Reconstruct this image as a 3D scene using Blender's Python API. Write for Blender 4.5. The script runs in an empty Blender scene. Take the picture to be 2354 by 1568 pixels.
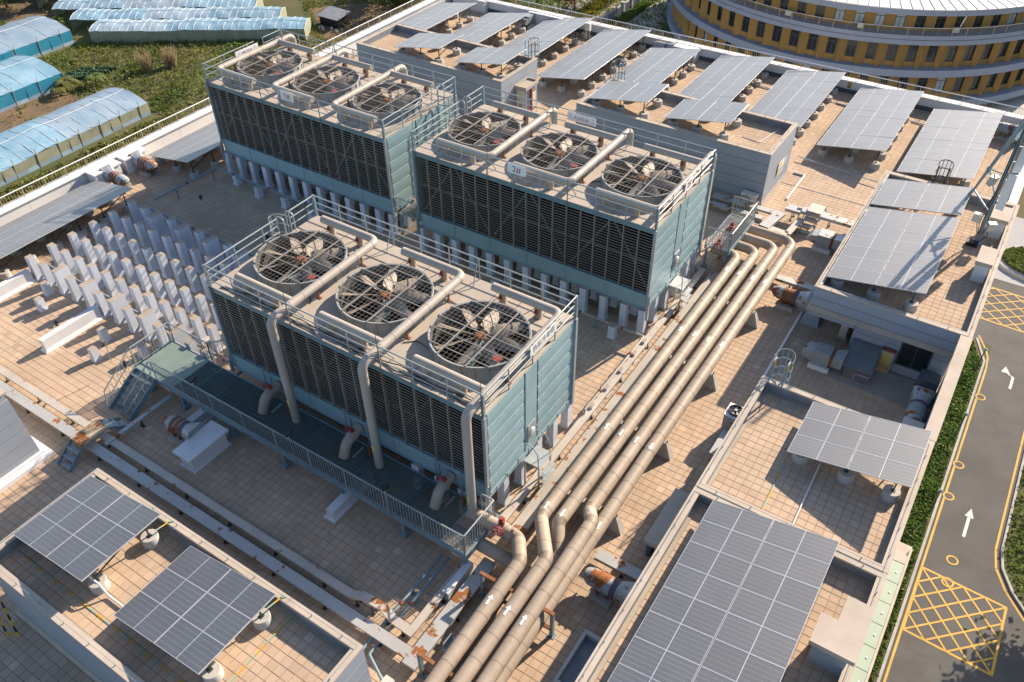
import bpy, math, random
import numpy as np
from mathutils import Vector, Matrix, Euler

# ------------------------------------------------------------------ scene, camera, light
# geometry below is laid out in "plan units" and brought to metres at the very end (1 unit = 1.1 m)
S = 1.1
scene = bpy.context.scene
COL = scene.collection
rad = math.radians
random.seed(7)
F_D, YAW, PITCH, ROLL = 1888.40836, -0.590595014, 0.721226062, -0.0158313862
CAM = Vector((10.2141083, -13.6375657, 23.3339479))
_fwd = Vector((math.sin(YAW)*math.cos(PITCH), math.cos(YAW)*math.cos(PITCH), -math.sin(PITCH)))
_rt = Vector((math.cos(YAW), -math.sin(YAW), 0)); _up = _rt.cross(_fwd)
_r2 = math.cos(ROLL)*_rt + math.sin(ROLL)*_up; _u2 = -math.sin(ROLL)*_rt + math.cos(ROLL)*_up
cd = bpy.data.cameras.new('camera'); cam = bpy.data.objects.new('camera', cd); COL.objects.link(cam)
cam.matrix_world = Matrix(((_r2.x, _u2.x, -_fwd.x, CAM.x*S), (_r2.y, _u2.y, -_fwd.y, CAM.y*S), (_r2.z, _u2.z, -_fwd.z, CAM.z*S), (0, 0, 0, 1)))
cd.sensor_width = 36; cd.lens = 36*F_D/2353; cd.clip_end = 6000; cd.clip_start = .1
scene.camera = cam
SUN = Vector((.50, 1.80, 1.0)).normalized()
SUN_EL = math.asin(SUN.z); SUN_AZ = math.atan2(SUN.x, SUN.y)
world = bpy.data.worlds.new('World'); scene.world = world; world.use_nodes = True
wn = world.node_tree; wn.nodes.clear()
sky = wn.nodes.new('ShaderNodeTexSky'); sky.sky_type = 'NISHITA'; sky.sun_disc = False
sky.sun_elevation = SUN_EL; sky.sun_rotation = SUN_AZ; sky.air_density = 1.0; sky.dust_density = .8; sky.ozone_density = 1.8
bg = wn.nodes.new('ShaderNodeBackground'); bg.inputs[1].default_value = .097
wo = wn.nodes.new('ShaderNodeOutputWorld'); wn.links.new(sky.outputs[0], bg.inputs[0]); wn.links.new(bg.outputs[0], wo.inputs[0])
sl = bpy.data.lights.new('sun', 'SUN'); sl.energy = 5.0; sl.angle = rad(.6); sl.color = (1, .83, .64)
so = bpy.data.objects.new('sun', sl); COL.objects.link(so); so.rotation_euler = SUN.to_track_quat('Z', 'Y').to_euler(); so.location = (0, 0, 60)
scene.view_settings.view_transform = 'Standard'; scene.view_settings.look = 'None'
scene.view_settings.gamma = 1; scene.view_settings.exposure = 1.05
scene.render.engine = 'CYCLES'

# ------------------------------------------------------------------ pixel helper (a pixel gives a direction, z gives the plane it stands on)
def W(u, v, z=0.0):
    d = _r2*((u-1176.5)/F_D) - _u2*((v-784.0)/F_D) + _fwd
    t = (z-CAM.z)/d.z
    return CAM + d*t
def seen(p, m=0):
    q = Vector(p)-CAM; w = q.dot(_fwd)
    if w <= 0: return False
    u = 1176.5+F_D*q.dot(_r2)/w; v = 784-F_D*q.dot(_u2)/w
    return -m < u < 2353+m and -m < v < 1568+m

# ------------------------------------------------------------------ materials
def _mix(nt, fac, a, b, mode='MIX'):
    n = nt.nodes.new('ShaderNodeMix'); n.data_type = 'RGBA'; n.blend_type = mode
    for s, val in ((0, fac), (6, a), (7, b)):
        if hasattr(val, 'links') or isinstance(val, bpy.types.NodeSocket): nt.links.new(val, n.inputs[s])
        else: n.inputs[s].default_value = (*val, 1) if isinstance(val, tuple) else val
    return n.outputs[2]
def _noise(nt, vec, scale, detail=5, rough=.6):
    n = nt.nodes.new('ShaderNodeTexNoise'); n.inputs['Scale'].default_value = scale; n.inputs['Detail'].default_value = detail
    n.inputs['Roughness'].default_value = rough; nt.links.new(vec, n.inputs['Vector']); return n.outputs['Fac']
def _ramp(nt, fac, lo, hi):
    n = nt.nodes.new('ShaderNodeMapRange'); n.inputs[1].default_value = lo; n.inputs[2].default_value = hi; n.clamp = True
    nt.links.new(fac, n.inputs[0]); return n.outputs[0]
def _math(nt, op, a, b=None):
    n = nt.nodes.new('ShaderNodeMath'); n.operation = op
    for i, val in enumerate((a, b)):
        if val is None: continue
        if isinstance(val, bpy.types.NodeSocket): nt.links.new(val, n.inputs[i])
        else: n.inputs[i].default_value = val
    return n.outputs[0]
RUST = (.19, .065, .022)
def mat(name, c1, c2=None, scale=2.0, rough=.75, metal=0, rust=0, dirt=.25, bump=0, bscale=30, spec=.4, jitter=.0, island=.0, stretch=(1, 1, 1), stain=0, stainc=(.12, .10, .09), fine=.12, trans=0, blotch=0):
    m = bpy.data.materials.new(name); m.use_nodes = True; nt = m.node_tree; b = nt.nodes['Principled BSDF']
    g = nt.nodes.new('ShaderNodeNewGeometry'); mp = nt.nodes.new('ShaderNodeMapping'); mp.inputs['Scale'].default_value = stretch
    nt.links.new(g.outputs['Position'], mp.inputs[0]); vec = mp.outputs[0]
    c2 = c2 or tuple(x*.8 for x in c1)
    n1 = _ramp(nt, _noise(nt, vec, scale), .35, .65)
    col = _mix(nt, n1, c1, c2)
    if dirt:
        n2 = _ramp(nt, _noise(nt, vec, scale*.23, 4), .4, .75); col = _mix(nt, _math(nt, 'MULTIPLY', n2, dirt), col, tuple(x*.45 for x in c1))
    if fine:
        n4 = _noise(nt, g.outputs['Position'], 55, 3, .7); k = _math(nt, 'MULTIPLY_ADD', n4, 2*fine); nt.nodes[-1].inputs[2].default_value = 1-fine
        cc = nt.nodes.new('ShaderNodeCombineColor'); [nt.links.new(k, cc.inputs[i]) for i in range(3)]
        col = _mix(nt, 1.0, col, cc.outputs[0], 'MULTIPLY')
    if island or jitter:
        oi = nt.nodes.new('ShaderNodeObjectInfo'); r = _math(nt, 'FRACT', _math(nt, 'ADD', g.outputs['Random Per Island'], oi.outputs['Random'])) if island else oi.outputs['Random']
        amp = island or jitter
        if blotch and island:
            r3 = _math(nt, 'FRACT', _math(nt, 'MULTIPLY', r, 91.7)); col = _mix(nt, _math(nt, 'MULTIPLY', _math(nt, 'GREATER_THAN', r3, .98), .35), col, tuple(min(.75, x*1.3) for x in c1)); col = _mix(nt, _math(nt, 'MULTIPLY', _math(nt, 'LESS_THAN', r3, .02), .35), col, tuple(x*.6 for x in c1))
        hsv = nt.nodes.new('ShaderNodeHueSaturation'); nt.links.new(col, hsv.inputs['Color'])
        mr = nt.nodes.new('ShaderNodeMapRange'); mr.inputs[3].default_value = 1-amp; mr.inputs[4].default_value = 1+amp; nt.links.new(r, mr.inputs[0]); nt.links.new(mr.outputs[0], hsv.inputs['Value'])
        r2 = _math(nt, 'FRACT', _math(nt, 'MULTIPLY', r, 17.3)); mr2 = nt.nodes.new('ShaderNodeMapRange'); mr2.inputs[3].default_value = 1-amp; mr2.inputs[4].default_value = 1+amp
        nt.links.new(r2, mr2.inputs[0]); nt.links.new(mr2.outputs[0], hsv.inputs['Saturation']); col = hsv.outputs[0]
    if stain:
        mp2 = nt.nodes.new('ShaderNodeMapping'); mp2.inputs['Scale'].default_value = (1, 1, .12); nt.links.new(g.outputs['Position'], mp2.inputs[0])
        n5 = _ramp(nt, _noise(nt, mp2.outputs[0], 3.2, 6, .7), .52, .78); col = _mix(nt, _math(nt, 'MULTIPLY', n5, stain), col, stainc)
    if blotch:
        n6 = _ramp(nt, _noise(nt, vec, .42, 8, .65), .50, .68); col = _mix(nt, _math(nt, 'MULTIPLY', n6, blotch), col, tuple(x*.5 for x in c1))
        n7 = _ramp(nt, _noise(nt, vec, .9, 8, .7), .60, .72); col = _mix(nt, _math(nt, 'MULTIPLY', n7, blotch*.6), col, tuple(min(.7, x*1.35) for x in c1))
    rsock = None
    if rust:
        n3 = _ramp(nt, _noise(nt, vec, 1.7, 7, .62), .62-rust*.25, .66-rust*.25)
        rn = _ramp(nt, _noise(nt, vec, 9, 5), .3, .7); rc = _mix(nt, rn, RUST, (.33, .14, .05))
        col = _mix(nt, n3, col, rc); mr = nt.nodes.new('ShaderNodeMapRange'); mr.inputs[3].default_value = rough; mr.inputs[4].default_value = .95; nt.links.new(n3, mr.inputs[0]); rsock = mr.outputs[0]
    nt.links.new(col, b.inputs['Base Color'])
    if rsock: nt.links.new(rsock, b.inputs['Roughness'])
    else: b.inputs['Roughness'].default_value = rough
    b.inputs['Metallic'].default_value = metal; b.inputs['Specular IOR Level'].default_value = spec
    if bump:
        bn = nt.nodes.new('ShaderNodeBump'); bn.inputs['Strength'].default_value = bump; bn.inputs['Distance'].default_value = .02
        nt.links.new(_noise(nt, vec, bscale, 4), bn.inputs['Height']); nt.links.new(bn.outputs[0], b.inputs['Normal'])
    if trans:
        tr = nt.nodes.new('ShaderNodeBsdfTranslucent'); nt.links.new(col, tr.inputs[0]); ms = nt.nodes.new('ShaderNodeMixShader'); ms.inputs[0].default_value = trans
        out = nt.nodes['Material Output']; nt.links.new(b.outputs[0], ms.inputs[1]); nt.links.new(tr.outputs[0], ms.inputs[2]); nt.links.new(ms.outputs[0], out.inputs[0])
    return m
M = {}
M['tile'] = mat('roof_tile', (.505, .38, .275), (.445, .335, .245), scale=.9, rough=.85, dirt=.32, island=.055, fine=.10, stain=0, spec=.25, blotch=.26)
M['tile_old'] = mat('roof_tile_weathered', (.41, .31, .235), (.34, .27, .215), scale=.7, rough=.88, dirt=.5, island=.11, fine=.14, spec=.2)
M['mortar'] = mat('tile_mortar', (.32, .235, .17), (.265, .195, .14), scale=2, rough=.95, dirt=.4)
M['screed'] = mat('cement_screed', (.42, .37, .31), (.36, .32, .27), scale=1.3, rough=.9, dirt=.45)
M['blue'] = mat('tower_blue_frp', (.265, .39, .425), (.23, .35, .39), scale=1.1, rough=.5, dirt=.3, stain=.35, stainc=(.25, .27, .24), spec=.45)
M['bluedk'] = mat('tower_blue_weathered', (.15, .245, .27), (.12, .20, .225), scale=1.4, rough=.55, dirt=.4, stain=.4, stainc=(.2, .2, .18))
M['frpdeck'] = mat('tower_deck_frp', (.44, .385, .325), (.385, .34, .29), scale=.9, rough=.75, dirt=.35, fine=.1, stain=0)
M['slat'] = mat('louvre_slat', (.33, .315, .285), (.38, .335, .28), scale=1.6, rough=.5, metal=.1, dirt=.35, stain=.3, stainc=(.20, .13, .08))  # slat lip only, kept pale to stand for the sunlit front edge
M['mullion'] = mat('galvanised_mullion', (.29, .30, .295), (.36, .32, .26), scale=1.9, rough=.5, metal=.35, dirt=.25, stain=.3, stainc=(.24, .15, .09))
M['slatshade'] = mat('louvre_body_shade', (.022, .024, .026), (.04, .038, .035), scale=1.6, rough=.6, dirt=.3)  # slat body painted near black for the shade between louvres
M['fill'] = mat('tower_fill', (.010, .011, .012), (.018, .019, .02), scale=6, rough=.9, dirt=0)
M['galv'] = mat('galvanised_steel', (.46, .49, .50), (.38, .42, .44), scale=5, rough=.42, metal=.45, dirt=.2, spec=.5)
M['galvblue'] = mat('blue_grey_painted_steel', (.20, .29, .335), (.16, .24, .285), scale=3, rough=.5, dirt=.25)
M['rail'] = mat('railing_grey_paint', (.36, .40, .41), (.30, .345, .36), scale=6, rough=.45, metal=.2, dirt=.2)
M['grating'] = mat('green_grey_grating', (.13, .20, .20), (.10, .165, .17), scale=2, rough=.6, dirt=.3)
M['pipe'] = mat('pipe_aluminium_jacket', (.40, .33, .26), (.345, .285, .225), scale=1.3, rough=.55, dirt=.35, fine=.08, stain=.3, stainc=(.27, .18, .10), spec=.4, bump=.35, bscale=5, blotch=.25)
M['pipeold'] = mat('pipe_jacket_stained', (.44, .365, .295), (.38, .31, .245), scale=1.1, rough=.55, dirt=.35, stain=.5, stainc=(.22, .14, .075))
M['pipegrey'] = mat('header_pipe_paint', (.40, .36, .315), (.36, .325, .285), scale=1.3, rough=.5, dirt=.22, stain=.2, stainc=(.28, .20, .12))
M['band'] = mat('pipe_jacket_seam', (.33, .265, .20), rough=.5, dirt=.2)
M['red'] = mat('red_valve_paint', (.36, .055, .045), (.28, .05, .045), scale=8, rough=.55, dirt=.3)
M['redrust'] = mat('red_oxide', (.25, .07, .045), (.2, .075, .04), scale=8, rough=.75, dirt=.3)
M['rust'] = mat('rusty_steel', (.30, .13, .06), (.19, .075, .035), scale=6, rough=.9, dirt=.3)
M['tray'] = mat('cable_tray_lid', (.44, .445, .44), (.40, .405, .40), scale=1.6, rough=.45, metal=.15, dirt=.25, rust=.10)
M['traywarm'] = mat('cable_tray_lid_dusty', (.50, .46, .41), (.44, .40, .355), scale=1.3, rough=.55, metal=.1, dirt=.3, rust=.04)
M['trayrust'] = mat('cable_tray_lid_rusted', (.44, .45, .44), (.38, .40, .40), scale=1.6, rough=.5, metal=.1, dirt=.3, rust=.30)
M['traydust'] = mat('cable_tray_lid_brown', (.44, .40, .345), (.37, .345, .30), scale=1.2, rough=.6, metal=.05, dirt=.35, rust=.16)
M['ochrelid'] = mat('rusted_ochre_plate', (.42, .34, .23), (.37, .30, .21), scale=2, rough=.7, dirt=.3, rust=.5)
M['white'] = mat('white_stucco', (.68, .69, .71), (.62, .63, .65), scale=1.2, rough=.85, dirt=.18, stain=.15, stainc=(.42, .41, .40))
M['pierpaint'] = mat('bluish_white_pier_paint', (.59, .63, .70), (.53, .57, .64), scale=1.4, rough=.85, dirt=.2, stain=.2, stainc=(.36, .38, .41), jitter=.05)
M['whitetop'] = mat('pier_top_concrete', (.40, .34, .28), (.33, .28, .23), scale=5, rough=.9, dirt=.4)
M['parapet'] = mat('white_parapet', (.74, .74, .74), (.69, .69, .70), scale=.8, rough=.8, dirt=.15, stain=.12, stainc=(.5, .49, .47))
M['navy'] = mat('waterproof_upstand', (.10, .13, .16), (.08, .10, .13), scale=1.5, rough=.7, dirt=.3)
M['wall'] = mat('grey_panel_paint', (.30, .335, .39), (.275, .31, .365), scale=.8, rough=.75, dirt=.15, stain=.12, stainc=(.24, .25, .27), jitter=.02)
M['joint'] = mat('panel_joint', (.09, .095, .105), rough=.9, dirt=0)
M['coping'] = mat('coping_cement', (.50, .43, .36), (.44, .375, .315), scale=1.4, rough=.9, dirt=.35, fine=.12)
M['upstand'] = mat('cement_upstand', (.25, .265, .29), (.18, .195, .22), scale=2.2, rough=.9, dirt=.5)
M['concrete'] = mat('concrete_cast', (.46, .44, .41), (.39, .375, .35), scale=3, rough=.9, dirt=.3, fine=.14, bump=.25)
M['alu'] = mat('aluminium_frame', (.70, .71, .72), (.64, .65, .66), scale=8, rough=.35, metal=.5, dirt=.1)
M['darksteel'] = mat('dark_green_steel', (.045, .06, .058), (.06, .075, .07), scale=5, rough=.5, metal=.3)
M['ductdark'] = mat('dark_duct_paint', (.12, .135, .155), (.15, .165, .18), scale=2, rough=.5, dirt=.3)
M['black'] = mat('black_rubber', (.012, .012, .013), rough=.6, dirt=0)
M['offwhite'] = mat('appliance_offwhite', (.62, .60, .55), (.56, .54, .49), scale=4, rough=.5, dirt=.25)
M['cream'] = mat('cream_painted_door', (.66, .62, .52), (.6, .56, .46), scale=2, rough=.6, dirt=.2)
M['yellowcab'] = mat('yellow_cabinet', (.55, .43, .16), (.5, .39, .14), scale=3, rough=.5, dirt=.2)
M['galvduct'] = mat('galvanised_duct', (.40, .42, .43), (.33, .36, .38), scale=3, rough=.45, metal=.4, dirt=.3, rust=.1)
M['fanbody'] = mat('duct_fan_grey_blue', (.27, .33, .37), (.36, .38, .38), scale=3, rough=.5, dirt=.3, rust=.42)
M['canvas'] = mat('purple_canvas_collar', (.17, .12, .16), (.12, .085, .115), scale=7, rough=.9)
M['strapy'] = mat('yellow_strap', (.62, .36, .03), rough=.6, dirt=.2)
M['strapg'] = mat('green_strap', (.28, .42, .33), rough=.6, dirt=.2)
M['whitepaint'] = mat('white_paint', (.78, .78, .77), (.74, .74, .73), rough=.6, dirt=.1)
M['pvc'] = mat('white_pvc', (.76, .76, .76), (.70, .70, .71), scale=3, rough=.45, dirt=.15)
M['signred'] = mat('sign_red_ink', (.33, .02, .05), rough=.6, dirt=0)
M['signgrey'] = mat('sign_grey_ink', (.22, .22, .25), rough=.6, dirt=0)
M['limearrow'] = mat('lime_arrow', (.62, .70, .10), rough=.5, dirt=0)
M['blade'] = mat('fan_blade', (.35, .30, .245), (.26, .22, .175), scale=3, rough=.55, dirt=.45, spec=.4)
M['stackshade'] = mat('fan_stack_inner_shade', (.10, .105, .105), (.16, .155, .14), scale=2, rough=.7, dirt=.4)  # inner wall painted darker than the outside, shade of the fan well in its colour
M['stackin'] = mat('fan_stack_frp', (.33, .34, .335), (.25, .265, .265), scale=2, rough=.55, dirt=.3, stain=.5, stainc=(.16, .20, .21))
M['wire'] = mat('grille_wire', (.34, .32, .29), (.27, .25, .22), scale=6, rough=.5, metal=.3)
M['asphalt'] = mat('asphalt', (.105, .10, .096), (.088, .085, .083), scale=.5, rough=.9, dirt=.35, fine=.35, blotch=.4)
M['yroad'] = mat('yellow_road_paint', (.56, .34, .06), (.46, .29, .06), scale=1.2, rough=.75, dirt=.3, fine=.3, blotch=.4)
M['wroad'] = mat('white_road_paint', (.66, .65, .63), rough=.75, dirt=.2, fine=.2)
M['kerb'] = mat('kerb_stone', (.42, .41, .39), rough=.9, dirt=.35)
M['earth'] = mat('earth', (.19, .125, .07), (.13, .09, .055), scale=.35, rough=1, dirt=.3, fine=.3)
M['ground'] = mat('ground_scrub', (.070, .095, .028), (.13, .10, .05), scale=.12, rough=1, dirt=.4, fine=.4)
M['paving'] = mat('light_paving', (.46, .44, .41), (.42, .40, .37), scale=.5, rough=.85, dirt=.25, fine=.12, island=.06)
M['street'] = mat('concrete_street', (.36, .36, .36), (.32, .32, .32), scale=.3, rough=.9, dirt=.3)
M['mustard'] = mat('mustard_render', (.30, .185, .06), (.27, .165, .055), scale=.9, rough=.9, dirt=.15, fine=.12)
M['bandgrey'] = mat('blue_grey_band', (.27, .30, .37), (.245, .275, .345), scale=.7, rough=.8, dirt=.15)
M['roofmetal'] = mat('standing_seam_roof', (.66, .64, .62), (.60, .58, .565), scale=.3, rough=.5, metal=.1, dirt=.15)
M['film'] = mat('blue_polythene', (.26, .46, .60), (.38, .54, .66), scale=.55, rough=.35, dirt=.1, fine=.06, spec=.5, stretch=(1, 1, 2), jitter=.12, trans=.25, bump=.9, bscale=3, blotch=.25)
M['filmpale'] = mat('milky_polythene', (.42, .52, .62), (.33, .47, .60), scale=.6, rough=.35, dirt=.1, fine=.06, spec=.5, jitter=.12, trans=.25, bump=.5, bscale=5)
M['filmdeep'] = mat('deep_blue_film', (.03, .22, .36), (.04, .26, .38), scale=1, rough=.4, dirt=.1)
M['net'] = mat('grey_green_netting', (.24, .26, .18), (.33, .33, .25), scale=.8, rough=.8, dirt=.3)
M['bamboo'] = mat('bamboo_pole', (.40, .33, .22), (.3, .25, .17), scale=3, rough=.8)
def leafmat(name, a, b, tr=.35):
    m = mat(name, a, b, scale=.22, rough=.65, dirt=.35, island=.17, fine=.1, trans=tr, spec=.25); return m
M['grass'] = leafmat('grass_blades', (.20, .215, .045), (.13, .155, .035))
M['weed'] = leafmat('weeds', (.25, .23, .07), (.14, .165, .04))
M['hedge'] = leafmat('hedge_leaves', (.095, .155, .032), (.12, .185, .042))
M['hedgey'] = leafmat('golden_hedge', (.26, .24, .03), (.17, .19, .03))
M['lawn'] = leafmat('lawn_blades', (.16, .19, .04), (.115, .15, .032))
M['banana'] = leafmat('banana_leaf', (.10, .17, .035), (.17, .17, .05))
M['cabbage'] = leafmat('cabbage_leaf', (.075, .15, .085), (.09, .17, .095), .2)
M['pampas'] = leafmat('pampas_plume', (.34, .26, .15), (.40, .31, .18))
M['treeleaf'] = leafmat('tree_leaves', (.06, .085, .02), (.085, .11, .03))
M['flower'] = leafmat('red_flowers', (.55, .10, .035), (.45, .12, .04))
M['bark'] = mat('bark', (.13, .105, .08), (.09, .075, .06), scale=5, rough=.95, bump=.4)
def glassmat(name, c, rough=.08):
    m = mat(name, c, tuple(x*1.5 for x in c), scale=.35, rough=rough, dirt=0, fine=0, spec=.6, jitter=.4); return m
M['glass'] = glassmat('window_glass', (.012, .017, .022))
M['winframe'] = mat('window_frame', (.06, .075, .09), rough=.5, dirt=.1)
M['curtain'] = mat('window_blind', (.38, .44, .46), (.3, .36, .4), rough=.8, dirt=.1)
M['awning'] = mat('green_glass_awning', (.36, .42, .33), (.33, .39, .31), scale=1.2, rough=.25, dirt=.1, spec=.6)
# solar glass: dark cells under dusty glass with fine busbar lines
def solarmat():
    m = bpy.data.materials.new('solar_glass'); m.use_nodes = True; nt = m.node_tree; b = nt.nodes['Principled BSDF']
    tc = nt.nodes.new('ShaderNodeTexCoord'); sp = nt.nodes.new('ShaderNodeSeparateXYZ'); nt.links.new(tc.outputs['Object'], sp.inputs[0])
    def lines(sock, pitch, w):
        f = _math(nt, 'FRACT', _math(nt, 'DIVIDE', sock, pitch)); return _math(nt, 'LESS_THAN', f, w)
    lx = lines(sp.outputs[0], .0765*S, .07); ly = lines(sp.outputs[1], .146*S, .06)
    g = nt.nodes.new('ShaderNodeNewGeometry'); n = _ramp(nt, _noise(nt, g.outputs['Position'], .8, 5), .3, .75)
    col = _mix(nt, n, (.044, .053, .070), (.064, .073, .088))
    col = _mix(nt, _math(nt, 'MULTIPLY', lx, .22), col, (.16, .17, .20)); col = _mix(nt, _math(nt, 'MULTIPLY', ly, .5), col, (.34, .36, .40))
    oi = nt.nodes.new('ShaderNodeObjectInfo'); hsv = nt.nodes.new('ShaderNodeHueSaturation'); mr = nt.nodes.new('ShaderNodeMapRange'); mr.inputs[3].default_value = .9; mr.inputs[4].default_value = 1.1
    nt.links.new(oi.outputs['Random'], mr.inputs[0]); nt.links.new(mr.outputs[0], hsv.inputs['Value']); nt.links.new(col, hsv.inputs['Color'])
    nt.links.new(hsv.outputs[0], b.inputs['Base Color']); b.inputs['Roughness'].default_value = .55; b.inputs['Specular IOR Level'].default_value = 1.0
    b.inputs['Coat Weight'].default_value = 1.0; b.inputs['Coat Roughness'].default_value = .36
    b.inputs['Sheen Weight'].default_value = .26; b.inputs['Sheen Roughness'].default_value = .45
    return m
M['solar'] = solarmat()

# ------------------------------------------------------------------ mesh helpers
class MB:
    def __init__(s): s.v = []; s.f = []; s.mi = []; s.cur = 0
    def add(s, vs, fs):
        o = len(s.v); s.v.extend(tuple(p) for p in vs); s.f.extend([tuple(i+o for i in f) for f in fs]); s.mi.extend([s.cur]*len(fs)); return s
    def box(s, x0, y0, z0, x1, y1, z1):
        return s.add([(x0,y0,z0),(x1,y0,z0),(x1,y1,z0),(x0,y1,z0),(x0,y0,z1),(x1,y0,z1),(x1,y1,z1),(x0,y1,z1)],
                     [(0,3,2,1),(4,5,6,7),(0,1,5,4),(1,2,6,5),(2,3,7,6),(3,0,4,7)])
    def frus(s, b0, b1, z0, z1):   # b=(x0,y0,x1,y1)
        return s.add([(b0[0],b0[1],z0),(b0[2],b0[1],z0),(b0[2],b0[3],z0),(b0[0],b0[3],z0),(b1[0],b1[1],z1),(b1[2],b1[1],z1),(b1[2],b1[3],z1),(b1[0],b1[3],z1)],
                     [(0,3,2,1),(4,5,6,7),(0,1,5,4),(1,2,6,5),(2,3,7,6),(3,0,4,7)])
    def beam(s, p0, p1, w, h, up=(0,0,1)):
        p0 = Vector(p0); p1 = Vector(p1); d = (p1-p0).normalized(); up = Vector(up)
        if abs(d.dot(up)) > .99: up = Vector((0,1,0))
        a = d.cross(up).normalized()*(w/2); b = a.cross(d).normalized()*(h/2)
        return s.add([p0-a-b, p0+a-b, p0+a+b, p0-a+b, p1-a-b, p1+a-b, p1+a+b, p1-a+b], [(0,1,2,3),(7,6,5,4),(0,4,5,1),(1,5,6,2),(2,6,7,3),(3,7,4,0)])
    def cyl(s, p0, p1, r0, r1=None, n=12, caps=True):
        r1 = r0 if r1 is None else r1
        p0 = Vector(p0); p1 = Vector(p1); d = (p1-p0).normalized(); u = Vector((0,0,1)) if abs(d.z) < .95 else Vector((1,0,0))
        a = d.cross(u).normalized(); b = d.cross(a)
        vs = []
        for p, r in ((p0, r0), (p1, r1)):
            for i in range(n):
                t = 2*math.pi*i/n; vs.append(p+a*(r*math.cos(t))+b*(r*math.sin(t)))
        fs = [(i, (i+1) % n, n+(i+1) % n, n+i) for i in range(n)]
        if caps: fs += [tuple(range(n-1, -1, -1)), tuple(range(n, 2*n))]
        return s.add(vs, fs)
    def sweep(s, path, r, n=14, caps=True):
        path = [Vector(p) for p in path]; vs = []; fs = []; prev = None
        for i, p in enumerate(path):
            d = ((path[i+1]-p).normalized() if i < len(path)-1 else Vector()) + ((p-path[i-1]).normalized() if i else Vector()); d.normalize()
            if prev is None:
                u = Vector((0,0,1)) if abs(d.z) < .9 else Vector((1,0,0)); a = d.cross(u).normalized()
            else: a = (prev-d*prev.dot(d)).normalized()
            prev = a; b = d.cross(a); rr = r[i] if isinstance(r, (list, tuple)) else r
            vs += [p+a*(rr*math.cos(2*math.pi*k/n))+b*(rr*math.sin(2*math.pi*k/n)) for k in range(n)]
        for i in range(len(path)-1):
            for k in range(n): fs.append((i*n+k, i*n+(k+1) % n, (i+1)*n+(k+1) % n, (i+1)*n+k))
        if caps: fs += [tuple(range(n-1, -1, -1)), tuple(range((len(path)-1)*n, len(path)*n))]
        return s.add(vs, fs)
    def pipe(s, pts, r, bend=.4, n=14, seg=7, caps=True): return s.sweep(fillet(pts, bend, seg), r, n, caps)
    def lathe(s, prof, c, n=24, caps=False):
        vs = [(c[0]+r*math.cos(2*math.pi*k/n), c[1]+r*math.sin(2*math.pi*k/n), c[2]+z) for r, z in prof for k in range(n)]; fs = []
        for i in range(len(prof)-1):
            for k in range(n): fs.append((i*n+k, i*n+(k+1) % n, (i+1)*n+(k+1) % n, (i+1)*n+k))
        if caps: fs += [tuple(range(n-1, -1, -1)), tuple(range((len(prof)-1)*n, len(prof)*n))]
        return s.add(vs, fs)
    def quad(s, *p): return s.add(p, [tuple(range(len(p)))])
    def prism(s, poly, z0, z1):
        n = len(poly)
        return s.add([(x,y,z0) for x,y in poly]+[(x,y,z1) for x,y in poly], [tuple(range(n-1,-1,-1)), tuple(range(n,2*n))]+[(i,(i+1)%n,n+(i+1)%n,n+i) for i in range(n)])
    def mesh(s, name, mats, org=(0,0,0), smooth=None):
        me = bpy.data.meshes.new(name); ox, oy, oz = org
        me.from_pydata([(x-ox, y-oy, z-oz) for x, y, z in s.v], [], s.f)
        for m in (mats if isinstance(mats, (list, tuple)) else [mats]): me.materials.append(M[m] if isinstance(m, str) else m)
        if any(s.mi): me.polygons.foreach_set('material_index', s.mi)
        if smooth:
            me.polygons.foreach_set('use_smooth', [True]*len(me.polygons)); me.set_sharp_from_angle(angle=rad(smooth))
        me.update(); return me
def fillet(pts, bend, seg=7):
    pts = [Vector(p) for p in pts]; out = [pts[0]]
    for i in range(1, len(pts)-1):
        p = pts[i]; a = (pts[i-1]-p); b = (pts[i+1]-p); ba = bend if not isinstance(bend, (list, tuple)) else bend[i-1]
        ang = a.angle(b)
        if ang > 3.13: out.append(p); continue
        t = min(ba/math.tan(ang/2), a.length*.49, b.length*.49); r = t*math.tan(ang/2); a.normalize(); b.normalize()
        c = p+(a+b).normalized()*(r/math.sin(ang/2)); v0 = p+a*t-c; v1 = p+b*t-c; tot = v0.angle(v1)
        for k in range(seg+1):
            f = k/seg; out.append(c+(v0*math.sin((1-f)*tot)+v1*math.sin(f*tot))/math.sin(tot))
    out.append(pts[-1]); return out
ORG = {}
def link(o, parent):
    COL.objects.link(o)
    if parent is not None: o.parent = parent
    return o
def thing(name, label, cat, loc=(0,0,0), group=None, rotz=0):
    o = bpy.data.objects.new(name, None); o.empty_display_size = .2; COL.objects.link(o); o.location = loc; o.rotation_euler = (0,0,rotz)
    o['label'] = label; o['category'] = cat
    if group: o['group'] = group
    ORG[o] = tuple(loc); return o
def part(name, mb, m, parent, smooth=None):      # mb in world coordinates; lands under parent with zero offset
    org = ORG[parent]; me = mb.mesh(name, m, org, smooth); o = bpy.data.objects.new(name, me); link(o, parent); ORG[o] = org; return o
def solo(name, mb, m, label, cat, loc, group=None, smooth=None, kind=None):   # a thing that is one mesh
    me = mb.mesh(name, m, loc, smooth); o = bpy.data.objects.new(name, me); COL.objects.link(o); o.location = loc; ORG[o] = tuple(loc)
    o['label'] = label; o['category'] = cat
    if group: o['group'] = group
    if kind: o['kind'] = kind
    return o
def struct(name, mb, m, loc=(0,0,0), smooth=None, kind='structure'):
    me = mb.mesh(name, m, loc, smooth); o = bpy.data.objects.new(name, me); COL.objects.link(o); o.location = loc; o['kind'] = kind; ORG[o] = tuple(loc); return o
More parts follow.
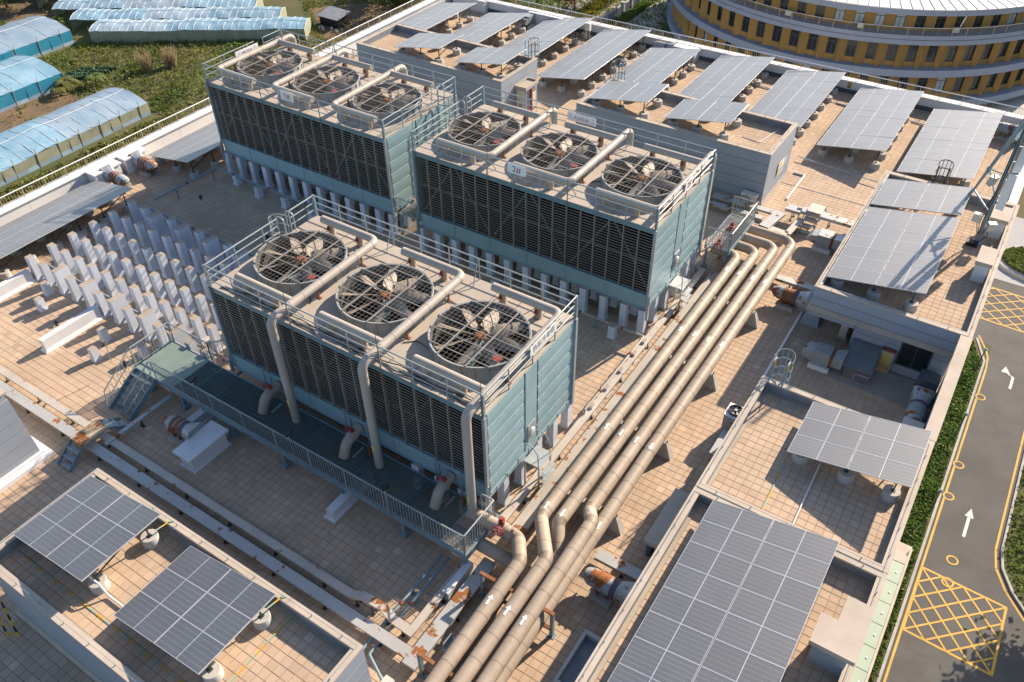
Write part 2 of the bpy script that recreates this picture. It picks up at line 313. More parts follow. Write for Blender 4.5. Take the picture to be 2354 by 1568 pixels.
def ob(name, me, parent=None, loc=(0,0,0), rot=(0,0,0), scale=None):   # instance of a shared mesh, loc relative to parent
    o = bpy.data.objects.new(name, me); link(o, parent); o.location = loc; o.rotation_euler = rot
    if scale: o.scale = scale
    return o
def stuff(o): o['kind'] = 'stuff'; return o
_txt = {}
def text_mesh(body, size, m, extrude=.002):
    cu = bpy.data.curves.new('lettering', 'FONT'); cu.body = body; cu.size = size; cu.align_x = 'CENTER'; cu.align_y = 'CENTER'; cu.extrude = extrude
    t = bpy.data.objects.new('lettering', cu); COL.objects.link(t); bpy.context.view_layer.update()
    me = bpy.data.meshes.new_from_object(t.evaluated_get(bpy.context.evaluated_depsgraph_get())); bpy.data.objects.remove(t)
    me.materials.clear(); me.materials.append(M[m]); me.name = 'lettering'; return me
# ------------------------------------------------------------------ quad soup (tiles, leaves) built with numpy
def soup(name, V, Fq, m, parent=None, org=(0,0,0)):
    """V (n,3) verts, Fq (k,4) quads"""
    me = bpy.data.meshes.new(name); n = len(V); k = len(Fq)
    me.vertices.add(n); me.vertices.foreach_set('co', (V-np.array(org)).astype(np.float32).ravel())
    me.loops.add(4*k); me.loops.foreach_set('vertex_index', Fq.astype(np.int32).ravel())
    me.polygons.add(k); me.polygons.foreach_set('loop_start', np.arange(0, 4*k, 4, dtype=np.int32)); me.polygons.foreach_set('loop_total', np.full(k, 4, dtype=np.int32))
    me.materials.append(M[m] if isinstance(m, str) else m); me.update(calc_edges=True); me.validate(); me.shade_flat()
    o = bpy.data.objects.new(name, me); link(o, parent)
    if parent is None: o.location = org
    return o
RNG = np.random.default_rng(11)
def tile_field(parent, rects, z, pitch, m, skip=(), singles=300, gap=.013, th=.012, off=(0,0)):
    org = ORG[parent]; cs = []
    for (x0, y0, x1, y1) in rects:
        nx = max(1, round((x1-x0)/pitch)); ny = max(1, round((y1-y0)/pitch)); px = (x1-x0)/nx; py = (y1-y0)/ny
        gx, gy = np.meshgrid(x0+(np.arange(nx)+.5)*px, y0+(np.arange(ny)+.5)*py); cs.append(np.stack([gx.ravel(), gy.ravel(), np.full(gx.size, px), np.full(gx.size, py)], 1))
    c = np.concatenate(cs)
    for (a, b, d, e) in skip: c = c[~((c[:,0] > a) & (c[:,0] < d) & (c[:,1] > b) & (c[:,1] < e))]
    vis = np.array([seen((x, y, z), 0) for x, y in c[:, :2]]); dist = (c[:,0]-CAM.x)**2+(c[:,1]-CAM.y)**2
    order = np.argsort(np.where(vis, dist, 1e9)); k = min(singles, int(vis.sum())); one = c[order[:k]]; rest = c[order[k:]]
    if k:
        px, py = one[0,2], one[0,3]; hx, hy = (px-gap)/2, (py-gap)/2
        mb = MB(); mb.frus((-hx,-hy,hx,hy), (-hx+.004,-hy+.004,hx-.004,hy-.004), -th, 0); me = mb.mesh('paving_tile', m)
        for x, y, *_ in one: ob('paving_tile', me, parent, (x-org[0], y-org[1], z-org[2]+RNG.uniform(-.003, .003)), (RNG.uniform(-.004,.004), RNG.uniform(-.004,.004), RNG.uniform(-.006,.006)))
    if len(rest):
        n = len(rest); hx = (rest[:,2]-gap)/2; hy = (rest[:,3]-gap)/2; dz = RNG.uniform(-.003, .003, n)
        V = np.zeros((n, 8, 3)); sx = np.array([-1,1,1,-1]); sy = np.array([-1,-1,1,1])
        V[:, :4, 0] = rest[:,0,None]+sx*hx[:,None]; V[:, :4, 1] = rest[:,1,None]+sy*hy[:,None]; V[:, :4, 2] = z-th
        V[:, 4:, 0] = rest[:,0,None]+sx*(hx-.004)[:,None]; V[:, 4:, 1] = rest[:,1,None]+sy*(hy-.004)[:,None]; V[:, 4:, 2] = z+dz[:,None]+RNG.uniform(-.0015,.0015,(n,4))
        base = (np.arange(n)*8)[:,None,None]; q = np.array([(4,5,6,7),(0,1,5,4),(1,2,6,5),(2,3,7,6),(3,0,4,7)])[None]
        o = soup('paving_tiles', V.reshape(-1,3), (base+q).reshape(-1,4), m, parent, org); stuff(o)

# ------------------------------------------------------------------ ground and roof deck
GZ = -20.0
mb = MB(); mb.quad((-2500,-2500,GZ),(2500,-2500,GZ),(2500,2500,GZ),(-2500,2500,GZ)); struct('ground', mb, 'ground')
P1R = (-27.0, 24.45, -15.8, 28.45); P2R = (-10.67, 24.35, .56, 28.35); R1R = (5.8, 14.95, 11.6, 25.8); R2A = (5.9, 2.9, 11.6, 8.8); R2B = (5.9, -7.5, 11.6, 2.9); BLR = (-10.5, -10.75, .69, -6.75)
mb = MB(); mb.box(-31.5, -26, -.3, 11.7, 40.6, -.009); deck = struct('roof_deck', mb, 'mortar', (0,0,0))
inset = lambda r, d: (r[0]+d, r[1]+d, r[2]-d, r[3]-d)
tile_field(deck, [(-30.8, -14.0, 5.55, 40.4), (5.55, -14.0, 11.4, 40.4)], 0, .283, 'tile', [inset(P1R,.1), inset(P2R,.1), inset(R2A,.1), inset(R2B,.1), inset(BLR,.1), (7.7, 15.2, 11.7, 25.7), (-11.5, .6, -.7, 5.0), (-25.3, 12.4, -14.4, 17), (-11.5, 12.4, -.7, 17), (-40,-20,-18,-9), (-40,-20,-24,-6)])
# expansion joints cut as dark channels with pale mortar shoulders
def joint(x0, y0, x1, y1, w=.05):
    m_ = MB(); m_.beam((x0,y0,.004),(x1,y1,.004), w, .012); part('expansion_joint', m_, 'navy', deck)
for a in ((.56,27.3,5.6,27.3),(-15.7,22.9,-10.8,22.9)): joint(*a)
for a in ((-18.2,6.2,-18.2,11),(-6.2,-6.5,-6.2,-2.2),(5.62,9,5.62,15),(3.1,23,3.1,31),(-22.6,-5,-22.6,0)):
    m_ = MB(); m_.beam((a[0],a[1],.003),(a[2],a[3],.003), .06, .010); part('mortar_strip', m_, 'screed', deck)

# ------------------------------------------------------------------ main building, parapets, railings
bld = thing('office_building', 'large flat roofed building with white parapet carrying the cooling towers', 'building', (-10,8,GZ))
mb = MB(); mb.box(-32.05, -26, GZ, 11.72, 40.9, -.31); part('wall', mb, 'parapet', bld)
mb = MB(); mb.box(-32.05, -26, -.305, -31.45, 40.9, .80); p = part('parapet', mb, 'parapet', bld)
mb = MB(); mb.box(-32.1, -26, .803, -31.36, 40.95, .86); part('coping', mb, 'parapet', p)
for y in np.arange(-4, 40, 2.45):
    mb = MB(); mb.box(-31.447, y, .05, -31.435, y+2.43, .79); part('parapet_panel', mb, 'parapet', p)
mb = MB(); mb.box(-31.43, -26, -.02, -30.9, 40.3, .12); part('upstand', mb, 'screed', p)
mb = MB(); mb.box(-31.44, 40.5, -.305, 11.72, 40.9, .74); p = part('parapet', mb, 'parapet', bld)
mb = MB(); mb.box(-31.35, 40.40, .743, 11.75, 40.95, .80); part('coping', mb, 'parapet', p)
for x in np.arange(-31, 11, 2.3):
    mb = MB(); mb.box(x, 40.486, .24, x+2.28, 40.497, .735); part('parapet_panel', mb, 'parapet', p)
mb = MB(); mb.box(-31.4, 40.36, -.02, 11.3, 40.484, .23); part('upstand', mb, 'navy', p)
for x0, x1, y0 in ((-23.6,-20.7,39.9),(-11.5,-9.9,39.55),(-30.9,-27.8,39.95)):
    mb = MB(); mb.box(x0, y0, -.01, x1, 40.358, .84); mb.box(x0-.07, y0-.07, .84, x1+.07, 40.39, .92); part('vent_housing', mb, 'parapet', p)
def railing(name, label, a, b, z0, h, pitch_post, nbal):
    t = thing(name, label, 'railing', (a[0], a[1], z0)); a = Vector((*a, z0)); b = Vector((*b, z0)); L = (b-a).length; d = (b-a).normalized()
    m_ = MB(); m_.cyl(a+Vector((0,0,h)), b+Vector((0,0,h)), .03, n=8); part('top_rail', m_, 'whitepaint', t, 40)
    m_ = MB(); m_.beam(a+Vector((0,0,.09)), b+Vector((0,0,.09)), .025, .025); part('bottom_rail', m_, 'bamboo', t)
    m0 = MB(); m0.box(-.02,-.02,0,.02,.02,h); me = m0.mesh('post','bamboo')
    for i in range(int(L/pitch_post)+1): ob('post', me, t, tuple(d*(i*pitch_post)))
    m_ = MB(); k = int(L/nbal)
    for i in range(k):
        q = a+d*((i+.5)*nbal); m_.box(q.x-.008,q.y-.008,z0+.1,q.x+.008,q.y+.008,z0+h-.02)
    stuff(part('balusters', m_, 'bamboo', t))
railing('parapet_railing', 'low tan baluster railing on the white parapet beside the green field', (-31.9,-14), (-31.9,40.7), .86, .50, 1.25, .16)
railing('parapet_railing', 'low tan baluster railing on the white parapet facing the mustard building', (-31.7,40.75), (11.5,40.75), .80, .46, 1.25, .16)
# white vent housings standing against the left parapet
for k, (y0, y1, x1, lb) in enumerate(((6.75, 8.35, -30.55, 'white stucco vent housing at the tip of the long solar array, on the field side'), (8.75, 10.1, -30.6, 'white stucco vent housing beside the partly shaded solar array, on the field side'))):
    t = thing('vent_housing', lb, 'vent housing', (-31.1, (y0+y1)/2, 0))
    mb = MB(); mb.box(-31.34, y0, .13, x1, y1, .84); part('body', mb, 'parapet', t)
    mb = MB(); mb.box(-31.33, y0-.08, .865, x1+.08, y1+.08, .95); part('cap', mb, 'parapet', t)
    mb = MB(); mb.box(-30.88, y0-.03, .0, x1+.03, y1+.03, .125); part('plinth', mb, 'white', t)
# right hand perimeter wall, the full height of the penthouses
p = thing('perimeter_wall', 'tall grey perimeter wall with cement coping above the service road', 'wall', (11.5, 8, 0))
mb = MB(); mb.box(11.4, 8.85, -.02, 11.7, 14.9, 2.93); part('wall', mb, 'wall', p)
mb = MB(); mb.box(11.32, 8.84, 2.933, 11.74, 14.94, 3.0); part('coping', mb, 'coping', p)
p = thing('perimeter_wall', 'low white parapet behind the antenna mast, next to the road', 'wall', (11.5, 33, 0))
mb = MB(); mb.box(11.4, 25.83, -.02, 11.7, 40.3, .78); part('wall', mb, 'parapet', p)
mb = MB(); mb.box(11.32, 25.83, .783, 11.74, 40.35, .85); part('coping', mb, 'parapet', p)

# ------------------------------------------------------------------ penthouses
def penthouse(name, label, r, h=3.0, fl=2.6, pw=.2, base=0.0, sides='SENW', inner='upstand', tile='tile', skipfloor=(), courses=.5, wallmat='wall'):
    x0, y0, x1, y1 = r; t = thing(name, label, 'building', ((x0+x1)/2, (y0+y1)/2, base)); e = .02
    mb = MB(); mb.box(x0+e, y0+e, base-.015, x1-e, y1-e, fl-.05); core = part('wall', mb, 'joint', t)
    k = int(round((h-.06-base-.22)/courses)); ch = (h-.06-base-.22)/k
    for i in range(k):
        z0 = base+.22+i*ch; z1 = z0+ch-.022
        for sd in sides:
            m_ = MB()
            if sd == 'S': m_.box(x0, y0, z0, x1, y0+e-.002, z1)
            if sd == 'N': m_.box(x0, y1-e+.002, z0, x1, y1, z1)
            if sd == 'E': m_.box(x1-e+.002, y0+e, z0, x1, y1-e, z1)
            if sd == 'W': m_.box(x0, y0+e, z0, x0+e-.002, y1-e, z1)
            part('wall_panel', m_, wallmat, core)
    mb = MB(); mb.frus((x0-.10,y0-.10,x1+.10,y1+.10),(x0-.012,y0-.012,x1+.012,y1+.012),base-.01,base+.2); part('plinth', mb, 'screed', core)
    zc = h-.06
    mb = MB(); q = pw
    mb.box(x0+e, y0+e, fl-.045, x1-e, y0+q, zc); mb.box(x0+e, y1-q, fl-.045, x1-e, y1-e, zc); mb.box(x0+e, y0+q, fl-.045, x0+q, y1-q, zc); mb.box(x1-q, y0+q, fl-.045, x1-e, y1-q, zc)
    pp = part('parapet', mb, inner, t)
    mb = MB(); o_ = .02; q2 = q+.02
    mb.box(x0-o_, y0-o_, zc+.003, x1+o_, y0+q2, h); mb.box(x0-o_, y1-q2, zc+.003, x1+o_, y1+o_, h); mb.box(x0-o_, y0+q2, zc+.003, x0+q2, y1-q2, h); mb.box(x1-q2, y0+q2, zc+.003, x1+o_, y1-q2, h)
    part('coping', mb, 'coping', pp)
    # lightning conductor on short clips
    m_ = MB(); zz = h+.07; loop = [(x0+.09,y0+.09),(x1-.09,y0+.09),(x1-.09,y1-.09),(x0+.09,y1-.09),(x0+.09,y0+.09)]
    for (a, b), (c, d) in zip(loop, loop[1:]):
        m_.beam((a,b,zz),(c,d,zz),.012,.012); L = math.hypot(c-a,d-b)
        for i in range(int(L/1.1)): f = (i+.5)*1.1/L; m_.box(a+(c-a)*f-.012,b+(d-b)*f-.012,h-.004,a+(c-a)*f+.012,b+(d-b)*f+.012,zz+.02)
    part('lightning_conductor', m_, 'galvblue', pp)
    mb = MB(); mb.box(x0+q, y0+q, fl-.044, x1-q, y1-q, fl-.009); rf = part('roof', mb, 'mortar', t)
    tile_field(rf, [(x0+q+.12, y0+q+.12, x1-q-.12, y1-q-.12)], fl, .275, tile, skipfloor)
    mb = MB(); a = .12
    for bx in ((x0+q,y0+q,x1-q,y0+q+a),(x0+q,y1-q-a,x1-q,y1-q),(x0+q,y0+q+a,x0+q+a,y1-q-a),(x1-q-a,y0+q+a,x1-q,y1-q-a)): mb.box(bx[0],bx[1],fl-.008,bx[2],bx[3],fl+.015)
    part('gutter_fillet', mb, 'screed', rf)
    return t
pent1 = penthouse('rooftop_penthouse', 'long grey penthouse with a cream double door under a small canopy', P1R)
pent2 = penthouse('rooftop_penthouse', 'long grey penthouse with a poster on its end wall, outdoor unit at its foot', P2R)
pentB = penthouse('rooftop_penthouse', 'grey penthouse carrying two small blue solar arrays, yellow straps on its roof', BLR, tile='tile')
r1 = penthouse('rooftop_penthouse', 'grey penthouse carrying an antenna mast, its upper wall overhanging a shaded yard', (5.8,14.95,11.7,25.8), base=1.85)
r2a = penthouse('rooftop_penthouse', 'grey penthouse with one small tilted solar array and a white conduit across its roof', (5.9,2.95,11.7,8.8))
r2b = penthouse('rooftop_penthouse', 'grey penthouse topped by a large solar array and an L shaped concrete lid', (5.9,-9.5,11.7,2.93))
# ground storey of R1, set back under the overhang, with window
t = thing('ground_storey', 'shaded blue grey yard wall with a dark two pane window under the overhang', 'building', (9.6,20,0))
mb = MB(); mb.box(7.72, 15.12, -.015, 11.38, 25.7, 1.83); core = part('wall', mb, 'joint', t)
for i in range(4):
    z0 = .06+i*.445
    for xa, xb in (((7.70, 11.38),) if i == 0 else ((7.70, 9.55), (10.75, 11.38))):
        m_ = MB(); m_.box(xa,15.10,z0,xb,15.118,z0+.425); part('wall_panel', m_, 'wall', core)
w_ = MB(); w_.box(9.56,15.09,.52,10.74,15.117,1.82); wf = part('window', w_, 'winframe', t)
for x0 in (9.62,10.17):
    m_ = MB(); m_.box(x0,15.082,.58,x0+.51,15.088,1.76); part('pane', m_, 'glass', wf)
m_ = MB(); m_.box(5.86,15.0,1.55,7.69,15.25,1.84); part('lintel', m_, 'wall', t)
m_ = MB(); m_.frus((5.35,16.2,6.2,17.15),(5.5,16.35,6.1,17.0),-.01,.5); m_.box(5.5,16.35,.5,6.1,17.0,1.2); m_.box(5.42,16.27,1.2,6.18,17.08,1.28); t2 = solo('concrete_plinth', m_, 'wall', 'grey flared concrete plinth below the overhang corner, end of a duct fan', 'plinth', (5.8,16.7,0))
m_ = MB(); m_.box(5.9,18.2,-.01,6.4,25.5,1.84); solo('yard_pier', m_, 'wall', 'grey wall pier holding up the overhanging penthouse', 'pier', (6.1,22,0))
# base penthouse at far left (battered white block) with ledge
def batter(b0, b1, z0, z1, label, cat):
    t = thing('rooftop_penthouse', label, cat, ((b0[0]+b0[2])/2,(b0[1]+b0[3])/2,z0)); n = 6
    for i in range(n):
        f0 = i/n; f1 = (i+1)/n; lerp = lambda f: tuple(a+(b-a)*f for a, b in zip(b0, b1))
        m_ = MB(); m_.frus(lerp(f0), lerp(f1), z0+(z1-z0)*f0, z0+(z1-z0)*f1-.02); part('wall_panel', m_, 'wall', t)
    m_ = MB(); m_.box(b1[0]+.03,b1[1]+.03,z0,b1[2]-.03,b1[3]-.03,z1+.3); part('wall', m_, 'wall', t); return t
cw = [W(u, v, 0) for u, v in ((112,1055),(38,1110))]
lx = cw[0].x-.35; ly = cw[0].y
t = batter((-30, -12, lx, ly), (-30, -12, lx-.05, ly-.06), 0, 3.0, 'pale grey panelled penthouse corner beside the double cable trays', 'building')
m_ = MB(); m_.box(-30,-12,-.01,lx+.33,ly+.28,.16); m_.box(-30,-12,.16,lx+.12,ly+.1,.26); part('plinth', m_, 'white', t)
m_ = MB(); m_.box(-30,-12,3.3,lx+.02,ly+.0,3.36); part('coping', m_, 'coping', t)
# ------------------------------------------------------------------ cooling towers
TL, TW, ZB, ZD, ZR = 12.0, 5.53, 1.40, 5.38, 6.29
def deck_cell(x0, x1, y0, y1, cx, cy, r, z0, z1, n=48):
    m_ = MB(); per = []
    for k in range(n):
        a = 2*math.pi*k/n; dx, dy = math.cos(a), math.sin(a)
        tx = ((x1 if dx > 0 else x0)-cx)/dx if abs(dx) > 1e-6 else 1e9; ty = ((y1 if dy > 0 else y0)-cy)/dy if abs(dy) > 1e-6 else 1e9
        t_ = min(tx, ty); per.append((cx+dx*t_, cy+dy*t_))
    # snap the nearest perimeter points to the corners
    for X, Y in ((x0,y0),(x1,y0),(x1,y1),(x0,y1)):
        i = min(range(n), key=lambda k: (per[k][0]-X)**2+(per[k][1]-Y)**2); per[i] = (X, Y)
    ci = [(cx+r*math.cos(2*math.pi*k/n), cy+r*math.sin(2*math.pi*k/n)) for k in range(n)]
    vs = [(x,y,z1) for x,y in per]+[(x,y,z1) for x,y in ci]+[(x,y,z0) for x,y in per]+[(x,y,z0) for x,y in ci]; fs = []
    for k in range(n):
        j = (k+1) % n; fs += [(k,j,n+j,n+k), (2*n+k,3*n+k,3*n+j,2*n+j), (k,2*n+k,2*n+j,j), (n+k,n+j,3*n+j,3*n+k)]
    m_.add(vs, fs); return m_
# shared meshes
_m = MB(); _m.add([(-1.94,0,.03),(1.94,0,.03),(1.94,.075,-.01),(-1.94,.075,-.01),(-1.94,.004,.02),(1.94,.004,.02),(1.94,.079,-.02),(-1.94,.079,-.02)],[(0,1,2,3),(7,6,5,4),(0,4,5,1),(2,6,7,3)]); _m.cur = 1; _m.beam((-1.94,-.004,.025),(1.94,-.004,.025),.01,.021); SLAT = _m.mesh('louvre_slat',['slatshade','slat'])
_m = MB(); _m.box(-.012,-.03,0,.012,.10,3.06); _m.box(-.018,-.036,0,.018,-.030,3.06); MULL = _m.mesh('mullion','mullion')
def blade_mesh():
    m_ = MB(); n = 6; vs = []
    for i in range(n+1):
        r = .38+(1.52-.38)*i/n; ch = .17+.07*math.sin(math.pi*min(1,i/n*1.0+.22)); tw = rad(46-26*i/n)
        for sx, th in ((-.5,0),(-.15,.028),(.3,.02),(.5,0),(.3,-.012),(-.15,-.012)):
            vs.append((r, sx*2*ch*math.cos(tw)-th*math.sin(tw), sx*2*ch*math.sin(tw)+th*math.cos(tw)))
    fs = []
    for i in range(n):
        for k in range(6): fs.append((i*6+k, i*6+(k+1) % 6, (i+1)*6+(k+1) % 6, (i+1)*6+k))
    fs += [tuple(range(5,-1,-1)), tuple(range(n*6, n*6+6))]; m_.add(vs, fs); m_.cyl((.1,0,0),(.42,0,0),.03,n=8); return m_.mesh('fan_blade','blade',smooth=50)
BLADE = blade_mesh()
_m = MB(); _m.lathe([(0,.1),(.12,.1),(.2,.06),(.2,-.06),(0,-.06)], (0,0,0), 16)
for k in range(8):
    a = 2*math.pi*k/8+.2; _m.cyl((.15*math.cos(a),.15*math.sin(a),.06),(.15*math.cos(a),.15*math.sin(a),.13),.025,n=6)
HUB = _m.mesh('fan_hub','rust',smooth=40)
RF = 1.66
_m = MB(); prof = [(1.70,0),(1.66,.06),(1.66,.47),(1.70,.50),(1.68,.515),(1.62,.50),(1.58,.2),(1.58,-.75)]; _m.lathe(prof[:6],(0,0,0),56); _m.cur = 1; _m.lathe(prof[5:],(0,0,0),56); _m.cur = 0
for k in range(24):
    a = 2*math.pi*k/24; c, s_ = math.cos(a), math.sin(a); _m.add([(1.655*c-.02*s_,1.655*s_+.02*c,.02),(1.655*c+.02*s_,1.655*s_-.02*c,.02),(1.70*c,1.70*s_,.02),(1.655*c-.02*s_,1.655*s_+.02*c,.5),(1.655*c+.02*s_,1.655*s_-.02*c,.5),(1.70*c,1.70*s_,.5)],[(0,1,4,3),(1,2,5,4),(2,0,3,5),(3,4,5)])
STACK = _m.mesh('fan_stack',['stackin','stackshade'],smooth=35)
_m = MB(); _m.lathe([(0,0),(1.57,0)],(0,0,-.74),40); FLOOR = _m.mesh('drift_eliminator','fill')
def chord(u, r): return math.sqrt(max(0, r*r-u*u))
_m = MB()
for i in range(-9, 10):
    u = i*.17; c = chord(u, 1.64)
    if c > .1: _m.beam((-c,u,.512),(c,u,.512),.006,.006); _m.beam((u,-c,.523),(u,c,.523),.006,.006)
WIRES = _m.mesh('wire_mesh','wire')
def gbar(u, axis, w):
    c = chord(u, 1.68); m_ = MB(); z = .545 if axis == 'y' else .535
    if axis == 'y': m_.beam((u,-c,z),(u,c,z),w,.03)
    else: m_.beam((-c,u,z),(c,u,z),w,.028)
    return m_.mesh('grille_bar','wire')
GBARS = [gbar(u,'y',.05) for u in (-.55,.55)]+[gbar(u,'x',.028) for u in (-1.2,-.6,0,.6,1.2)]
# hand wheel valve (stem points along +x)
_m = MB()
for k in range(16):
    a, b = 2*math.pi*k/16, 2*math.pi*(k+1)/16; _m.beam((.17,.115*math.cos(a),.115*math.sin(a)),(.17,.115*math.cos(b),.115*math.sin(b)),.018,.018)
for k in range(4): a = math.pi*k/2; _m.beam((.17,0,0),(.17,.115*math.cos(a),.115*math.sin(a)),.014,.014)
_m.cyl((0,0,0),(.19,0,0),.018,n=6); WHEEL = _m.mesh('hand_wheel','red')
_m = MB(); _m.box(-.07,-.07,-.06,.07,.07,.07); _m.cyl((0,0,.07),(0,0,.13),.06,n=10); _m.cyl((0,0,-.1),(0,0,-.06),.085,n=12); VBODY = _m.mesh('valve_body','red',smooth=40)
def valve(parent, p, yaw, sc=1.0):
    o = ORG[parent]; v = ob('valve', VBODY, parent, (p[0]-o[0],p[1]-o[1],p[2]-o[2]), (0,0,yaw), (sc,)*3); w = ob('hand_wheel', WHEEL, v, (0,0,.02)); return v
PANEL = {}
def panel_mesh(w, h):
    key = (round(w,3), round(h,3))
    if key not in PANEL:
        m_ = MB(); prof = [(0,.0),(.03,.018),(.5*h,.03),(h-.05,.016),(h-.02,.0)]     # z, bulge
        vs = [(b, y, z) for z, b in prof for y in (0, w)]; fs = [(2*i,2*i+1,2*i+3,2*i+2) for i in range(4)]
        vs += [(-.02,0,0),(-.02,w,0),(-.02,0,h-.02),(-.02,w,h-.02)]; fs += [(10,11,1,0),(8,9,13,12)]; m_.add(vs, fs)
        for i in range(5): m_.box(.02, w*(i+.5)/5-.012, h-.075, .034, w*(i+.5)/5+.012, h-.05)
        PANEL[key] = m_.mesh('casing_panel','blue')
    return PANEL[key]
_m = MB(); _m.cyl((0,0,0),(0,0,.91),.024,n=8); TPOST = _m.mesh('railing_post','rail')
_m = MB(); _m.beam((0,0,0),(0,0,.95),.09,.09); TCORNER = _m.mesh('corner_post','galvblue')
def tower(label, X, Y, mirror, riser_front, hatch=True):
    t = thing('cooling_tower', label, 'cooling tower', (X, Y, 0), 'three cell cooling towers on the roof'); o = (X, Y, 0)
    xl = X-TL; yb = Y+TW
    # inner pack
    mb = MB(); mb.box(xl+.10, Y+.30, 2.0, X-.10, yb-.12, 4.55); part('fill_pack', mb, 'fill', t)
    # basin
    mb = MB(); mb.box(xl, Y+.02, ZB, X-.02, yb, 2.02); mb.box(xl-.02, Y-.02, 2.02, X-.005, Y+.14, 2.10); mb.box(xl-.02,Y-.01,ZB-.03,X-.005,Y+.06,ZB)
    for i in range(7): mb.box(xl+i*2-.03*(i>0), Y-.008, ZB, xl+i*2+.03*(i<6), Y+.018, 2.019)
    part('basin', mb, 'blue', t)
    # louvres and mullions on the front
    for c in range(3):
        for k in range(23): ob('louvre_slat', SLAT, t, (-TL+4*c+2, .03, 2.20+.131*k), (0,0,RNG.uniform(-.002,.002)))
    for i in range(19):
        ob('mullion', MULL, t, (-TL+.04+(TL-.08)*i/18, 0, 2.1))
    for c in range(3):
        m_ = MB(); xa = xl+4*c
        m_.beam((xa+.1,Y+.24,2.15),(xa+2,Y+.24,5.1),.06,.03,(0,1,0)); m_.beam((xa+3.9,Y+.24,2.15),(xa+2,Y+.24,5.1),.06,.03,(0,1,0)); m_.beam((xa+.05,Y+.22,3.55),(xa+3.95,Y+.22,3.55),.05,.09)
        part('brace', m_, 'mullion', t)
    mb = MB(); mb.box(xl-.01, Y-.03, 5.15, X-.006, Y+.12, 5.345); part('fascia', mb, 'bluedk', t)
    # side walls
    for side in (0, 1):
        x_ = X if side == 0 else xl
        mb = MB(); mb.box(min(x_, x_-.08 if side == 0 else x_+.08), Y+.14, ZB+.01, max(x_, x_-.08 if side == 0 else x_+.08), yb-.01, 5.34); part('side_frame', mb, 'bluedk', t)
        for y0, y1 in ((.16,2.22),(3.08,5.5)):
            for k in range(6):
                h = .62; pm = panel_mesh(y1-y0, h); 
                ob('casing_panel', pm, t, ((0 if side == 0 else -TL), (y0 if side == 0 else y1), 1.62+h*k), (0,0,0 if side == 0 else math.pi))
        sg = 1 if side == 0 else -1
        m_ = MB(); m_.box(min(x_,x_+sg*.03), Y+2.30, 1.5, max(x_,x_+sg*.03), Y+3.0, 5.33); part('door_strip', m_, 'blue', t)
        m_ = MB(); m_.box(min(x_,x_+sg*.035), Y+.16, ZB-.02, max(x_,x_+sg*.035), Y+5.5, 1.60)
        for k in range(8): m_.box(min(x_+sg*.035,x_+sg*.05), Y+.5+.66*k, ZB-.02, max(x_+sg*.035,x_+sg*.05), Y+.56+.66*k, 1.6)
        part('skirt', m_, 'blue', t)
        if side == 0 and hatch:
            m_ = MB(); m_.box(X+.031,Y+2.42,1.95,X+.06,Y+2.88,2.75); d_ = part('hatch', m_, 'galv', t); m_ = MB(); m_.lathe([(.16,0),(.14,.05),(0,.07)],(0,0,0),14); hm = m_.mesh('hatch_dome','offwhite',smooth=60); ob('hatch_dome', hm, d_, (.062,2.65,2.35), (0,rad(90),0))
    mb = MB(); mb.box(xl-.0, yb-.1, 2.02, X, yb-.005, 5.34); part('back_casing', mb, 'bluedk', t)
    # pale corner trims with kinked foot
    for cx_ in (X, xl):
        sg = 1 if cx_ == X else -1
        m_ = MB(); m_.beam((cx_+sg*.03,Y-.02,5.35),(cx_+sg*.03,Y-.02,2.1),.11,.13); m_.beam((cx_+sg*.03,Y-.02,2.12),(cx_+sg*.10,Y-.10,1.75),.11,.13); m_.beam((cx_+sg*.10,Y-.10,1.77),(cx_+sg*.10,Y-.10,1.2 if riser_front else .9),.11,.13); part('corner_trim', m_, 'galv' if sg > 0 else 'galvblue', t)
        m_ = MB(); m_.beam((cx_+sg*.03,yb-.03,5.35),(cx_+sg*.03,yb-.03,1.2),.11,.13); part('corner_trim', m_, 'galv' if sg > 0 else 'galvblue', t)
    # steel base rails on the piers
    for y_ in (.05, 1.13, 2.22, 3.3, 4.4, 5.45):
        m_ = MB(); m_.box(xl-.02, Y+y_-.06, ZB-.11, X, Y+y_+.06, ZB-.035); part('base_rail', m_, 'galvblue', t)
    # top decks with fan openings
    for c in range(3):
        x0 = xl+4*c; cx_ = x0+2.05; cy_ = Y+2.62
        m_ = deck_cell(x0+(.0 if c else -.02), x0+4-(.006 if c < 2 else -.012), Y-.02, yb, cx_, cy_, 1.6, 5.345, ZD); dc = part('top_deck', m_, 'frpdeck', t)
        for q in range(1, 4):
            for yy0, yy1 in ((Y+.02,Y+.9),(yb-.9,yb-.03)): m_ = MB(); m_.beam((x0+q,yy0,ZD+.004),(x0+q,yy1,ZD+.004),.014,.01); part('deck_seam', m_, 'darksteel', dc)
        lz = (cx_-X, cy_-Y, ZD)
        st = ob('fan_stack', STACK, t, lz); ob('drift_eliminator', FLOOR, st)
        fan = ob('fan_hub', HUB, t, (lz[0], lz[1], ZD+.34)); a0 = RNG.uniform(0,.7)
        for k in range(8): ob('fan_blade', BLADE, fan, (0,0,0), (0,0,a0+2*math.pi*k/8))
        gr = ob('wire_mesh', WIRES, t, lz)
        for gm in GBARS: ob('grille_bar', gm, gr)
        if (c+int(Y)) % 3 != 1: m_ = MB(); m_.lathe([(0,.40),(.15,.40),(.15,.42),(0,.42)],(0,0,0),14); ob('red_disc', m_.mesh('red_disc','red'), gr, (1.12,-.62,0))
